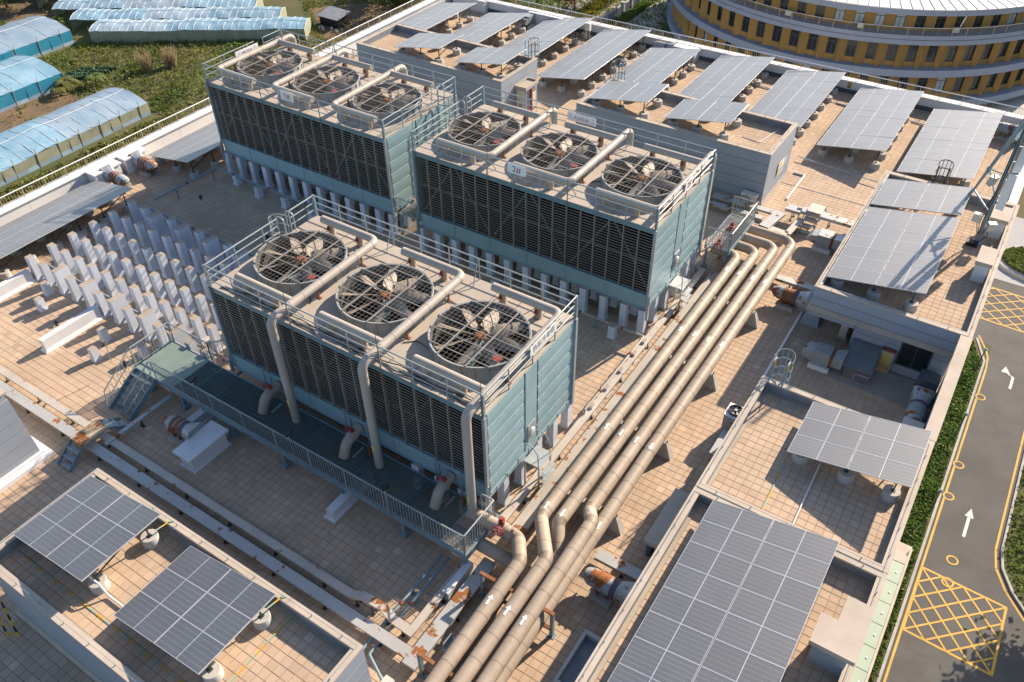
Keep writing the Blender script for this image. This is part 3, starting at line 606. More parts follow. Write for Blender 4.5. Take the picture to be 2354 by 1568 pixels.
        m_ = MB(); m_.beam((cx_-.15,cy_-1.55,ZD-.25),(cx_-.15,cy_+1.55,ZD-.25),.12,.12); m_.beam((cx_+.15,cy_-1.55,ZD-.25),(cx_+.15,cy_+1.55,ZD-.25),.1,.12); part('fan_beam', m_, 'galvblue', t)
        # header pipes on this cell
        s_ = 1 if mirror else -1                     # branches run to +x when mirrored
        xm = (x0+.42) if mirror else (x0+3.82); zt = 5.93; r = .155; e_ = xm+s_*2.75
        yf, yk = Y+.47, Y+4.85
        m_ = MB()
        if riser_front: m_.pipe([(xm,Y-.63,1.07),(xm,Y-.63,zt),(xm,yk,zt),(e_,yk,zt)], r, .3, 16)
        else: m_.pipe([(e_,yf,zt),(xm,yf,zt),(xm,yb+.42,zt),(xm,yb+.42,.6)], r, .3, 16)
        hp = part('header_pipe', m_, 'pipegrey', t, 40)
        m_ = MB(); yj = yf if riser_front else yk; m_.cyl((xm,yj,zt),(e_,yj,zt),r-.004,n=16); part('branch_pipe', m_, 'pipegrey', hp, 40)
        m_ = MB()
        for ys in np.arange(Y+.9, Y+4.6, .9): m_.cyl((xm,ys-.012,zt),(xm,ys+.012,zt),r+.006,n=16)
        m_.cyl((xm,yj-.2,zt),(xm,yj+.2,zt),r+.008,n=16); part('pipe_sleeve', m_, 'pipegrey', hp, 40)
        for yy in (yf, yk):
            for f in (.9, 2.35):
                xx = xm+s_*f; m_ = MB(); m_.cyl((xx,yy,ZD),(xx,yy,zt-.05),.125,n=14); m_.cyl((xx,yy,ZD),(xx,yy,ZD+.02),.17,n=14); part('drop_pipe', m_, 'pipeold', hp, 40)
                if yy == yk: valve(t, (xx-.02,yy-.14,ZD+.33), rad(-60), .68); 
        for ys in (Y+1.6, Y+3.9):
            m_ = MB(); m_.box(xm-.03,ys-.03,ZD+.03,xm+.03,ys+.03,zt-r+.02); m_.box(xm-.12,ys-.05,ZD,xm+.12,ys+.05,ZD+.03); part('pipe_stand', m_, 'rust', hp)
    # railing
    sides = [((xl,Y),(X,Y)), ((X,Y),(X,yb)), ((X,yb),(xl,yb)), ((xl,yb),(xl,Y))]
    for si, (a, b) in enumerate(sides):
        a = Vector((*a,0)); b = Vector((*b,0)); L = (b-a).length; n = int(round(L/1.33)); d = (b-a)/n
        for i in range(1, n): p_ = a+d*i; ob('railing_post', TPOST, t, (p_.x-X, p_.y-Y, ZD))
        gap = (si == 3)
        for j, z in enumerate((ZD+.30, ZD+.60, ZR)):
            m_ = MB(); rr = .022 if j < 2 else .027
            if gap: q = a+(b-a)*.24; q2 = a+(b-a)*.36; m_.cyl(a+Vector((0,0,z)), q+Vector((0,0,z)), rr, n=8); m_.cyl(q2+Vector((0,0,z)), b+Vector((0,0,z)), rr, n=8)
            else: m_.cyl(a+Vector((0,0,z)), b+Vector((0,0,z)), rr, n=8)
            part('rail', m_, 'rail', t, 40)
        ob('corner_post', TCORNER, t, (a.x-X, a.y-Y, ZD-.02))
    for i in range(2):
        for yy, dy in ((Y,.55),(yb,-.55)):
            m_ = MB(); xx = xl+4*(i+1)-.05; m_.beam((xx,yy,ZR-.05),(xx+.15,yy+dy,ZD),.03,.03); part('rail_stay', m_, 'rail', t)
    for i in range(4):
        m_ = MB(); xx = X-.02-i*3.95; m_.cyl((xx,Y-.05,4.6),(xx,Y-.05,7.1),.011,n=5); part('lightning_rod', m_, 'rust', t)
    return t
tw3 = tower('cooling tower nearest the green grating walkway, tall riser pipes down its front', 0, 0, False, True)
tw2 = tower('cooling tower with the 2# signs on its railing', -.03, 11.84, False, False)
tw1 = tower('cooling tower with the 1# sign on its railing, next to the green field', -13.865, 11.97, True, False)
# black hoses lying on the near tower's deck
for k in range(3):
    pts = [(-11.6+.05*k, .14+.05*k, ZD+.03)]
    for i in range(1, 24): pts.append((-11.6+i*.48, .16+.06*k+.05*math.sin(i*1.3+k*2), ZD+.03+.012*k+(.06 if i % 7 == 3 else 0)))
    m_ = MB(); m_.sweep(pts, .02, 6); solo('hose', m_, 'black', 'black cable running along the deck edge above the grating walkway', 'cable', tuple(pts[0]), 'cables on the near tower deck', 40)
for k, (cx_, cy_, mr) in enumerate(((-4.25,1.3,1),(-8.1,1.2,-1),(-4.0,13.6,1),(-8.0,16.2,1))):
    zz = ZD+.025; pts = [(cx_+mr*(.1+.33*i)*(1 if i<3 else 1-.1*(i-3)), cy_+.18*math.sin(i*1.5)+.12*i, zz+(.03 if i == 2 else 0)) for i in range(7)]
    m_ = MB(); m_.sweep(fillet(pts,.15,3), .016, 6); solo('motor_cable', m_, 'black', 'loose black motor cable curling beside a fan stack', 'cable', tuple(pts[0]), 'motor cables beside the fan stacks', 40)

# ------------------------------------------------------------------ piers under the towers and the empty foundation field
def pier_mesh(h, dy=.31, dx=.31):
    m_ = MB(); a, b = dx/2, dy/2; m_.frus((-a-.045,-b-.045,a+.045,b+.045),(-a-.02,-b-.02,a+.02,b+.02),0,.10); m_.frus((-a-.02,-b-.02,a+.02,b+.02),(-a,-b,a,b),.10,.22); m_.box(-a,-b,.22,a,b,h); m_.cur = 1; m_.box(-a+.004,-b+.004,h,a-.004,b-.004,h+.006); return m_.mesh('concrete_pier',['pierpaint','whitetop'])
PT = pier_mesh(ZB-.117, .3, .3); PS = pier_mesh(1.25); PW = pier_mesh(1.25,.68); PSM = pier_mesh(.62,.3,.3)
def pier(me, x, y, label, grp):
    o = ob('concrete_pier', me, None, (x,y,0), (0,0,RNG.uniform(-.012,.012))); o['label'] = label; o['category'] = 'pier'; o['group'] = grp; return o
NTH = ['first','second','third','fourth','fifth','sixth','seventh','eighth','ninth','tenth','eleventh','twelfth','last']
for (X, Y, lb, grp, rows, cols) in ((0,0,'white pier under the walkway tower','piers under the walkway tower',(.05,1.13,2.22,3.3,4.4,5.45),range(0,4)), (-.03,11.84,'white pier under the two-signed tower','piers under the 2# tower',(.05,1.13,2.22),range(13)), (-13.865,11.97,'white pier under the field tower','piers under the 1# tower',(.05,1.13,2.22),range(13))):
    for c in cols:
        for ri, y_ in enumerate(rows): pier(PT, X-.02-.998*c-(.13 if c == 0 else 0), Y+y_, '%s, %s from the pipe end in its %s row' % (lb, NTH[c], NTH[ri]), grp)
    if len(cols) == 13:
        for ri, y_ in enumerate((3.3,4.4,5.45)): pier(PT, X-.15, Y+y_, '%s, first from the pipe end in its %s row' % (lb, NTH[ri+3]), grp)
ys = (.12,1.26,2.37,3.54,4.67,5.8)
for r_, y in enumerate(ys):
    for c in range(13):
        x = -26.05+1.013*c; wide = (r_ in (0,5)) and c in (2,4,6,8,10)
        pier(PW if wide else PS, x, y+(.2 if wide and r_ == 0 else -.18 if wide else 0), ('oblong white foundation pier, %s from the parapet in the %s row from the low wall' if wide else 'slim white foundation pier, %s from the parapet in the %s row from the low wall') % (NTH[c], NTH[r_]), 'oblong foundation piers' if wide else 'slim foundation piers')
for x, y in ((-24.6,-.35),(-23.75,-1.2),(-19.5,-1.0),(-18.75,-2.0),(-26.55,2.95),(-26.6,4.25),(-26.4,6.2),(-17.2,-.75),(-16.0,-.8),(-24.6,11.3),(-22.6,11.0),(-20.6,11.0),(-18.6,10.9),(-16.6,10.9),(-1.1,11.0),(-4.3,11.1),(-7.2,11.0)): pier(PSM, x, y, 'short white stub in front of the two rear tower pier rows' if y > 10 else 'short white stub beside the bases of the long half shaded array' if x < -26 else 'short white stub close to the checker landing' if x > -19 else 'short white stub near the low wall outside the pier rows', 'short concrete stubs')
# ------------------------------------------------------------------ long insulated water pipes
ARROW = None
def arrow_mesh():
    m_ = MB(); m_.add([(-.035,-.17,0),(.035,-.17,0),(.035,.05,0),(.085,.05,0),(0,.19,0),(-.085,.05,0),(-.035,.05,0)], [(0,1,2,3,4,5,6)]); return m_
ARROW = arrow_mesh().mesh('flow_arrow','whitepaint'); LIME = arrow_mesh().mesh('flow_arrow','limearrow')
def water_pipe(label, pts, r, bend, bands=None, arrows=(), m='pipe', valves=()):
    t = thing('water_pipe', label, 'pipe', tuple(pts[0])); path = fillet(pts, bend, 12)
    m_ = MB(); m_.sweep(path, r, 24); part('jacket', m_, m, t, 40)
    # jacket seams: narrow raised hoops along straight runs and on the bends
    m_ = MB(); acc = 0; nxt = .35
    for a, b in zip(path, path[1:]):
        L = (b-a).length; d = (b-a).normalized()
        if L < .12:
            m_.cyl(a-d*.006, a+d*.006, r+.004, n=24); acc += L; nxt = max(nxt, acc+.3); continue
        while nxt < acc+L:
            q = a+d*(nxt-acc); m_.cyl(q-d*.009, q+d*.009, r+.005, n=24); nxt += .86
        acc += L
    stuff(part('jacket_seams', m_, 'band', t, 40))
    for (x, y, z, yaw) in arrows: o = ORG[t]; ob('flow_arrow', ARROW, t, (x-o[0], y-o[1], z+r+.009-o[2]), (0,0,yaw))
    for (x, y, z) in valves:
        o = ORG[t]; m_ = MB(); m_.cyl((x-.20,y,z),(x+.20,y,z),r+.035,n=22); m_.cyl((x,y,z),(x,y,z+r+.14),.13,.09,n=14); part('valve_jacket', m_, m, t, 40)
        v = ob('valve', VBODY, t, (x-o[0],y-o[1],z+r+.2-o[2]), (0,0,rad(-75)), (1.25,)*3); ob('hand_wheel', WHEEL, v, (.08,0,-.02), (0,0,0), (1.35,)*3)
        m_ = MB(); m_.cyl((x+.42,y,z+r-.03),(x+.42,y,z+r+.12),.05,n=10); part('vent_stub', m_, m, t, 40)
    return t
R = .228; zc = .97
up, dn = 0.0, math.pi
p1 = water_pipe('long beige pipe closest to the towers, jogging over into the raised group', [(.35,18.15,zc),(1.66,18.15,zc),(1.70,.62,zc),(2.88,-.98,1.50),(2.99,-9,1.50)], R, [.55,.45,.45], arrows=[(1.66,16.6,zc,up),(1.67,11.65,zc,up),(1.69,5.2,zc,up),(1.70,1.0,zc,up),(2.9,-3.2,1.5,up)], valves=[(.62,18.15,zc)])
p2 = water_pipe('long beige pipe second from the towers, dipping below the raised group', [(.35,18.95,zc),(2.26,18.95,zc),(2.30,.72,zc),(2.82,-.15,.62),(2.80,-9,.62)], R, [.55,.45,.45], arrows=[(2.26,16.6,zc,dn),(2.27,11.65,zc,dn),(2.28,5.2,zc,dn),(2.30,1.0,zc,dn)])
p3 = water_pipe('long beige pipe third from the towers, stepping up beside its outer neighbour', [(.35,19.75,zc),(2.87,19.75,zc),(2.91,1.75,zc),(3.38,.98,1.50),(3.60,-9,1.50)], R, [.55,.4,.4], arrows=[(2.87,16.6,zc,up),(2.88,11.65,zc,up),(2.89,5.2,zc,up),(3.14,1.38,1.25,.3),(3.46,-3.2,1.5,up)], valves=[(.62,19.75,zc)])
p4 = water_pipe('straight outer beige pipe of the four, furthest from the towers', [(.35,20.6,zc),(3.45,20.6,zc),(3.46,5,zc),(3.66,-9,.90)], R, [.6,.3], arrows=[(3.45,16.6,zc,dn),(3.46,11.65,zc,dn),(3.47,5.2,zc,dn),(3.53,1.2,zc-.02,dn)])
n1 = water_pipe('beige pipe with red valve coming from under the walkway into the raised group', [(-.3,-.62,1.22),(1.62,-.62,1.22),(2.24,-1.50,1.50),(2.38,-9,1.50)], R, [.35,.4], arrows=[(2.27,-3.2,1.5,up)], valves=[(.98,-.62,1.22)])
n2 = water_pipe('low beige pipe from under the walkway diving beneath the raised pipes', [(-.6,-1.2,.72),(2.05,-1.2,.72),(2.22,-9,.62)], R, [.5], m='pipeold')
# pipe supports: concrete sleepers with tapered ends, painted frames near the raised group
for k, y in enumerate((2.2, 6.1, 10.4, 14.95)):
    t = thing('pipe_sleeper', 'tapered concrete sleeper under the four long pipes, %s from the raised jog' % NTH[k], 'pipe support', (2.6,y,0), 'concrete pipe sleepers')
    m_ = MB(); m_.frus((.95,y-.16,4.0,y+.16),(1.35,y-.10,3.74,y+.10),0,.70); part('sleeper', m_, 'concrete', t)
    for x in (1.68,2.28,2.89,3.46):
        m_ = MB(); m_.box(x-.17,y-.07,.70,x+.17,y+.07,zc-R+.015); sd = part('saddle', m_, 'galvblue', t)
        m_ = MB(); m_.box(x+.24,y-.02,.70,x+.28,y+.02,.80); m_.box(x-.28,y-.02,.70,x-.24,y+.02,.80); part('saddle_bolt', m_, 'rust', sd)
for k, y in enumerate((-2.33, -5.46, -8.3)):
    t = thing('support_frame', ['rust topped steel frame under the raised pipes next to the rusty tray','rust topped steel frame at the tray corner under the raised pipes','hidden steel frame carrying the raised pipes'][k], 'pipe support', (2.6,y,0))
    for x in (1.38, 3.92):
        m_ = MB(); m_.beam((x,y,0),(x,y,1.20),.11,.11); m_.box(x-.12,y-.1,0,x+.12,y+.1,.02); part('post', m_, 'galvblue', t)
    for z in (1.235,):
        m_ = MB(); m_.beam((1.32,y,z),(3.98,y,z),.11,.07); part('cross_beam', m_, 'rust', t)
    m_ = MB(); m_.beam((1.44,y,.33),(3.86,y,.33),.09,.09); part('lower_beam', m_, 'rust', t)
t = thing('pipe_support', 'pale folded steel bracket beside the wide tray below the raised pipes', 'pipe support', (1.62,-4.35,0)); m_ = MB(); m_.box(1.48,-4.62,0,1.68,-4.12,.28); m_.box(1.50,-4.58,.28,1.54,-4.16,.55); part('bracket', m_, 'galv', t)

# ------------------------------------------------------------------ grating walkway with balustrade and stair
wk = thing('grating_walkway', 'raised green steel grating walkway along the front of the near tower', 'walkway', (-7.6,-1,0)); ZW = 1.05; wo_ = ORG[wk]
XA, XB, YA, YB = -15.8, .5, -2.0, -.12
m_ = MB(); m_.box(XA,YA,ZW-.055,XB,YB,ZW-.05); 
BAY = 12
def grate(x0, x1, y0, y1):
    g = MB(); n = int((x1-x0)/.045)
    for i in range(n+1): x = x0+(x1-x0)*i/n; g.box(x-.004,y0,ZW-.035,x+.004,y1,ZW)
    for i in range(int((y1-y0)/.14)+1): y = y0+i*.14; g.box(x0,y-.006,ZW-.012,x1,y+.006,ZW+.002)
    g.box(x0,y0,ZW-.04,x1,y0+.02,ZW+.004); g.box(x0,y1-.02,ZW-.04,x1,y1,ZW+.004); g.box(x0,y0,ZW-.04,x0+.015,y1,ZW+.004); g.box(x1-.015,y0,ZW-.04,x1,y1,ZW+.004); return g
for i in range(BAY+4):
    x0 = XA+(XB-XA)*i/16; x1 = XA+(XB-XA)*(i+1)/16; stuff(part('grating_panel', grate(x0+.005, x1-.005, YA+.05, YB), 'galv' if i == 15 else 'grating', wk))
# solid checker landing at the left end
m_ = MB(); m_.box(-15.7,-1.95,ZW+.006,-13.5,-.14,ZW+.012)
for i in range(22):
    for j in range(14): m_.box(-15.6+i*.095,-1.85+j*.12,ZW+.012,-15.55+i*.095,-1.81+j*.12,ZW+.016)
part('checker_plate', m_, mat('checker_plate_green', (.25,.32,.28), (.21,.28,.25), rough=.5), wk)
for y in (YA, YB-.05): m_ = MB(); m_.box(XA,y,ZW-.24,XB,y+.05,ZW+.015); part('edge_beam', m_, 'galvblue', wk)
for x in (XA-.05, XB): m_ = MB(); m_.box(x,YA,ZW-.24,x+.05,YB,ZW+.015); part('edge_beam', m_, 'galvblue', wk)
for i in range(7):
    x = XA+.6+i*(XB-XA-.9)/6; m_ = MB(); m_.box(x-.05,YA+.05,ZW-.2,x+.05,YB-.05,ZW-.06); part('cross_beam', m_, 'galvblue', wk)
for x in (-15.3,-13.25,-10.5,-7.75,-4.9,-2.17,.34):
    m_ = MB(); m_.box(x-.06,YA+.06,.2,x+.06,YA+.18,ZW-.24); m_.box(x-.14,YA-.02,.0,x+.14,YA+.26,.2); part('support_post', m_, 'galvblue', wk)
_m = MB(); _m.cyl((0,0,.06),(0,0,.93),.012,n=6); BAL = _m.mesh('baluster','rail')
_m = MB(); _m.cyl((0,0,-.2),(0,0,.95),.024,n=8); BPOST = _m.mesh('baluster_post','rail')
def balustrade(t, pts, z, pitch=.125, mm='rail'):
    o = ORG[t]; m_ = MB(); m_.pipe([(x,y,z+.95) for x,y in pts], .026, .07, 8, 4); part('hand_rail', m_, mm, t, 40)
    m_ = MB(); m_.sweep([(x,y,z+.07) for x,y in pts], .014, 6); part('bottom_rail', m_, mm, t)
    for (a, b), (c, d) in zip(pts, pts[1:]):
        L = math.hypot(c-a, d-b); n = max(1, int(L/pitch))
        for i in range(n):
            f = (i+.5)/n; ob('baluster', BAL, t, (a+(c-a)*f-o[0], b+(d-b)*f-o[1], z-o[2]))
        k = max(1, int(round(L/1.6)))
        for i in range(k+1): f = i/k; ob('baluster_post', BPOST, t, (a+(c-a)*f-o[0]+.001, b+(d-b)*f-o[1], z-o[2]))
bl = thing('balustrade', 'blue grey steel balustrade along the outer edge of the grating walkway', 'railing', (-7,-2,ZW))
balustrade(bl, [(-14.45,-1.97),(.47,-1.97),(.47,-.3),(-.05,-.3)], ZW)
bl = thing('balustrade', 'blue grey steel balustrade round the green checker landing beside the piers', 'railing', (-15.8,-1,ZW))
balustrade(bl, [(-15.75,-1.9),(-15.75,-.05),(-13.4,-.05),(-12.9,.5)], ZW)
st = thing('steel_stair', 'open steel stair with grating treads from the walkway to the tiled deck', 'stair', (-15.1,-2.8,0)); so_ = ORG[st]
for x in (-15.72,-14.5):
    m_ = MB(); m_.beam((x,-2.02,ZW-.08),(x,-3.55,.05),.05,.22); part('stringer', m_, 'galvblue', st)
for i in range(6):
    f = (i+.6)/6.2; y = -2.02-1.5*f; z = ZW-ZW*f*.97; m_ = MB()
    for k in range(6): m_.box(-15.69,y-.13+k*.045,z-.02,-14.53,y-.112+k*.045,z)
    part('tread', m_, 'galvblue', st)
for x in (-15.72,-14.5):
    m_ = MB(); m_.pipe([(x,-2.0,ZW+.93),(x,-3.5,.95),(x,-3.62,.1)], .024, .08, 8, 4); part('hand_rail', m_, 'rail', st, 40)
    for i in range(9): f = (i+.5)/9; y = -2.02-1.5*f; z = ZW-1.0*f; m_ = MB(); m_.cyl((x,y,z),(x,y,z+.9),.011,n=6); part('baluster', m_, 'rail', st)
    m_ = MB(); m_.beam((x,-2.05,ZW+.42),(x,-3.55,.5),.03,.03); part('mid_rail', m_, 'rail', st)
# small grating balcony at the far right end of the 2# tower
bk = thing('grating_walkway', 'small galvanised grating balcony at the end of the 2# tower, above the pipe bends', 'walkway', (.8,19,0)); z2 = 1.3; zsave = ZW; ZW = z2
stuff(part('grating_panel', grate(.15,1.25,17.75,20.9), 'galv', bk)); ZW = zsave
for x in (.1,1.25): m_ = MB(); m_.box(x,17.7,z2-.2,x+.05,20.95,z2); part('edge_beam', m_, 'galvblue', bk)
for x, y in ((.2,17.8),(1.2,17.8),(.2,20.9),(1.2,20.9)): m_ = MB(); m_.box(x-.05,y-.05,0,x+.05,y+.05,z2-.2); m_.box(x-.12,y-.12,0,x+.12,y+.12,.16); part('support_post', m_, 'galvblue', bk)
bl = thing('balustrade', 'steel balustrade round the small balcony above the pipe bends', 'railing', (1.2,19,z2)); balustrade(bl, [(.12,17.75),(1.27,17.75),(1.27,20.92),(.12,20.92)], z2)
bk = thing('grating_walkway', 'narrow galvanised grating gangway between the 1# and 2# towers', 'walkway', (-13,15,0)); ZW = 1.3
stuff(part('grating_panel', grate(-13.75,-12.15,12.2,17.4), 'galv', bk)); ZW = zsave
for x in (-13.7,-12.25):
    for y in (12.3,14.8,17.2): m_ = MB(); m_.box(x-.05,y-.05,0,x+.05,y+.05,1.26); part('support_post', m_, 'galvblue', bk)
bl = thing('balustrade', 'steel balustrade closing the gangway between the 1# and 2# towers', 'railing', (-13,12,1.3)); balustrade(bl, [(-13.75,12.1),(-12.15,12.1)], 1.3)
# flood lamps clipped to the outer balustrade
for k, (x, lb) in enumerate(((-11.8,'black flood lamp on the balustrade near the landing'),(-6.9,'black flood lamp on the middle of the balustrade'),(-2.6,'black flood lamp on the balustrade near the corner with the pipes'))):
    t = thing('flood_lamp', lb, 'lamp', (x,-2.03,ZW)); m_ = MB(); m_.cyl((x,-2.03,ZW-.3),(x,-2.03,ZW+1.35),.018,n=6); part('stem', m_, 'rail', t)
    m_ = MB(); m_.beam((x-.02,-2.1,ZW+1.36),(x+.16,-1.98,ZW+1.47),.22,.05); part('lamp_head', m_, 'black', t)
# make-up water elbows through the grating and small pipes on the near tower face
for k, x in enumerate((-9.55,-5.5,-1.45)):
    t = thing('outlet_pipe', 'stubby beige outlet elbow with red valve in the grating, %s from the checker landing' % NTH[k], 'pipe', (x,-.6,1.05), 'outlet elbows through the walkway')
    m_ = MB(); m_.pipe([(x,-.02,1.72),(x,-.75,1.62),(x-.02,-1.0,1.06)], .19, .38, 18, 8); part('elbow', m_, 'pipeold', t, 40); m_ = MB(); m_.cyl((x,-.40,1.675),(x,-.56,1.655),.215,n=18); part('flange', m_, 'pipeold', t, 40)
    o = ORG[t]; v = ob('valve', VBODY, t, (0,.16,.86)); ob('hand_wheel', WHEEL, v, (-.05,0,.0), (0,0,math.pi))
    for dx in (-.55,.5,.75):
        m_ = MB(); m_.pipe([(x+dx,-.03,2.35),(x+dx,-.16,2.35),(x+dx,-.16,1.1)], .028, .05, 8, 4); part('drain_pipe', m_, 'galvblue', t, 40)
    m_ = MB(); m_.cyl((x+.78,-.45,1.07),(x+.78,-.45,1.42),.06,n=10); m_.cyl((x+.78,-.45,1.42),(x+.78,-.45,1.5),.075,n=10); part('hydrant', m_, 'redrust', t, 40)
    m_ = MB(); m_.beam((x+.28,-.3,1.075),(x+.28,-.85,1.075),.09,.02); part('cover_plate', m_, 'galv', t)
for x in (-.18,-4.18,-8.18): ob('flow_arrow', LIME, tw3, (x,-.63-.163,2.1), (rad(90),0,0))

# ------------------------------------------------------------------ cable trays
def tray(label, path, w, h, z, m, posts=2.2, group=None):
    """path of 2-d points, lid segments of about 2 m, open joints and small feet"""
    t = thing('cable_tray', label, 'cable tray', (path[0][0], path[0][1], 0), group); zz = [p[2] if len(p) > 2 else z for p in path]
    for i, (a, b) in enumerate(zip(path, path[1:])):
        A = Vector((a[0],a[1],zz[i])); B = Vector((b[0],b[1],zz[i+1])); L = (B-A).length; n = max(1, int(round(L/1.9)))
        for k in range(n):
            p_ = A+(B-A)*(k/n); q_ = A+(B-A)*((k+1)/n); d = (q_-p_).normalized(); jit = RNG.uniform(-.004,.004)
            m_ = MB(); m_.beam(p_+d*.004-Vector((0,0,h/2-jit)), q_-d*.004-Vector((0,0,h/2-jit)), w, h); m_.beam(p_+d*.002+Vector((0,0,.003)), q_-d*.002+Vector((0,0,.003)), w+.03, .02)
            part('tray_section', m_, m, t)
        k = max(1, int(L/posts))
        for j in range(k):
            q = A+(B-A)*((j+.5)/k); d = (B-A).normalized(); s_ = Vector((-d.y,d.x,0))*(w/2-.02); m_ = MB()
            for sg in (-1,1): e_ = q+s_*sg; m_.box(e_.x-.018,e_.y-.018,0,e_.x+.018,e_.y+.018,q.z-h); m_.box(e_.x-.06,e_.y-.05,0,e_.x+.06,e_.y+.05,.03)
            part('tray_foot', m_, 'darksteel', t)
    return t
tray('dusty pale cable tray running straight past the foundation field, nearer the piers', [(-24,-4.73,.38),(-2.0,-4.73,.38),(-1.5,-4.66,.62),(-.75,-4.62,.62),(-.3,-4.68,.38),(.5,-4.72,.38)], .25, .12, .38, 'traywarm')
tray('white cable tray with rust patches running parallel below the dusty tray', [(-24,-5.28),(.85,-5.28)], .34, .12, .36, 'tray')
tray('wide rust streaked cable tray turning along the pipes beside the steel frames', [(1.01,-5.62),(1.01,-1.35)], .45, .15, .40, 'trayrust')
tray('narrow dusty cable tray lying left of the wide rust streaked tray', [(.36,-4.68),(.36,-1.75)], .23, .12, .34, 'traywarm')
tray('narrow dusty cable tray between the tower piers and the rusted tray', [(.42,.2),(.42,17.2)], .26, .12, .36, 'traywarm')
tray('broad patchy rusted cable tray squeezed between the tower piers and the long pipes', [(1.08,-.2),(1.08,17.2)], .50, .14, .36, 'traydust')
tray('thin rust spotted cable tray from the stair to the double trays', [(-13.9,-4.98,.42),(-13.9,-1.9,.42)], .14, .1, .42, 'trayrust')
tray('grey green cable tray crossing to the penthouse near a round duct fan', [(3.75,.78),(5.75,.78)], .36, .13, .36, 'tray')
tray('rusty cable tray crossing under the long pipes to the overhanging penthouse', [(.6,18.5,.32),(5.4,18.5,.32)], .36, .13, .32, 'trayrust')
# tray junction behind the 2# tower
tray('rusty cable tray at the foot of the poster penthouse', [(-6,23.5,.45),(2.0,23.5,.45)], .34, .13, .45, 'trayrust')
tray('lower rusty cable tray parallel to the penthouse foot', [(-6,22.8,.36),(1.2,22.8,.36)], .30, .13, .36, 'trayrust')
tray('rust blotched tray stepping toward the balcony behind the 2# tower', [(1.85,23.6,.5),(1.5,21.3,.5)], .5, .14, .5, 'tray')
tray('rust blotched raised tray reaching the overhanging penthouse', [(1.95,24.1,.62),(2.75,24.1,.62),(2.75,24.15,.7),(5.6,24.15,.7)], .5, .16, .6, 'tray')
tray('pale tray bridging two trays behind the 2# tower', [(1.5,22.1,.42),(2.75,22.0,.42),(2.9,23.7,.42)], .28, .12, .42, 'traywarm')
tray('flat dusty tray lid lying above the pipe bends', [(.75,21.55,.5),(2.1,21.4,.5)], .75, .08, .5, 'traywarm')
def stile(label, x0, y0, x1, y1, z, wy, flip=False):
    t = thing('step_bridge', label, 'step bridge', ((x0+x1)/2,(y0+y1)/2,0)); m_ = MB(); m_.box(x0,y0,z-.05,x1,y1,z); part('platform', m_, 'ochrelid' if not flip else 'traywarm', t)
    for sg, ye in ((-1,y0),(1,y1)):
        for k in range(1,4):
            zz = z-k*z/3.4; yy = ye+sg*(k*.24-.06); m_ = MB(); m_.box(x0+.05,yy-.11,zz-.03,x1-.05,yy+.11,zz); part('tread', m_, 'galvduct', t)
        for x in (x0+.03,x1-.03): m_ = MB(); m_.beam((x,ye,z-.08),(x,ye+sg*.8,.04),.03,.12); part('stringer', m_, 'galvblue', t)
stile('rust speckled ochre step bridge over the double cable trays', -14.95,-5.62,-14.2,-4.5,.72,1)
stile('pale step bridge over the raised tray behind the 2# tower', 3.05,23.75,3.75,24.6,.92,1,True)

# ------------------------------------------------------------------ low walls, small service pipes and deck lamps
for (x0,y0,x1,y1,lb) in ((-21.2,-2.87,-20.92,-.12,'low white stucco wall pointing from the piers to the cable trays'),(-26.3,-2.2,-26.02,-.15,'low white stucco wall beside the shaded solar array')):
    m_ = MB(); m_.frus((x0-.09,y0-.09,x1+.09,y1+.09),(x0-.015,y0-.015,x1+.015,y1+.015),0,.14); m_.box(x0,y0,.14,x1,y1,.62); solo('low_wall', m_, 'white', lb, 'wall', ((x0+x1)/2,(y0+y1)/2,0))
for (x, lb) in ((-4.75,'grey concrete beam stub under the walkway post'),(-12.2,'concrete beam stub behind the rusty duct fan')):
    m_ = MB(); m_.box(x-.16,-2.75,0,x+.16,-.6,.42); m_.box(x-.26,-2.85,0,x+.26,-.6,.05); solo('concrete_beam', m_, 'white', lb, 'beam', (x,-1.7,0))
m_ = MB(); m_.box(.35,-3.1,0,.6,-1.75,.42); solo('concrete_beam', m_, 'white', 'white concrete beam under the corner of the walkway', 'beam', (.48,-2.4,0))
def small_pipe(label, pts, r=.035, m='galvblue', bend=.08, cl=0, grp=None):
    t = thing('service_pipe', label, 'pipe', tuple(pts[0]), grp); m_ = MB(); m_.pipe(pts, r, bend, 10, 5); part('tube', m_, m, t, 40)
    if cl:
        path = [Vector(p) for p in pts]
        for a, b in zip(path, path[1:]):
            n = int((b-a).length/cl)
            for i in range(n): q = a+(b-a)*((i+.5)/n); d = (b-a).normalized(); m_ = MB(); m_.cyl(q-d*.05,q+d*.05,r+.03,n=10); part('coupling', m_, 'redrust', t, 40)
    return t
def stands(t, pts, h0, m='galvblue'):
    for x, y, z in pts: m_ = MB(); m_.box(x-.025,y-.025,0,x+.025,y+.025,z-h0); m_.box(x-.09,y-.07,0,x+.09,y+.07,.015); part('stand', m_, m, t)
t = small_pipe('blue grey pipe on stands crossing the open deck beside the piers', [(-26.2,7.2,.62),(-26.0,11.2,.62),(-15,11.05,.62),(-15,11.05,.3)], .05, cl=2.6); stands(t, [(-26.15,8.5,.6),(-26.05,10.9,.6),(-23,11.15,.6),(-20,11.1,.6),(-17,11.1,.6)], .04)
t = small_pipe('dark pipe running behind the back row of foundation piers', [(-26.4,6.55,.5),(-13.2,6.35,.5)], .05, cl=2.4); stands(t, [(-24.5,6.52,.5),(-21,6.47,.5),(-17.5,6.4,.5)], .04)
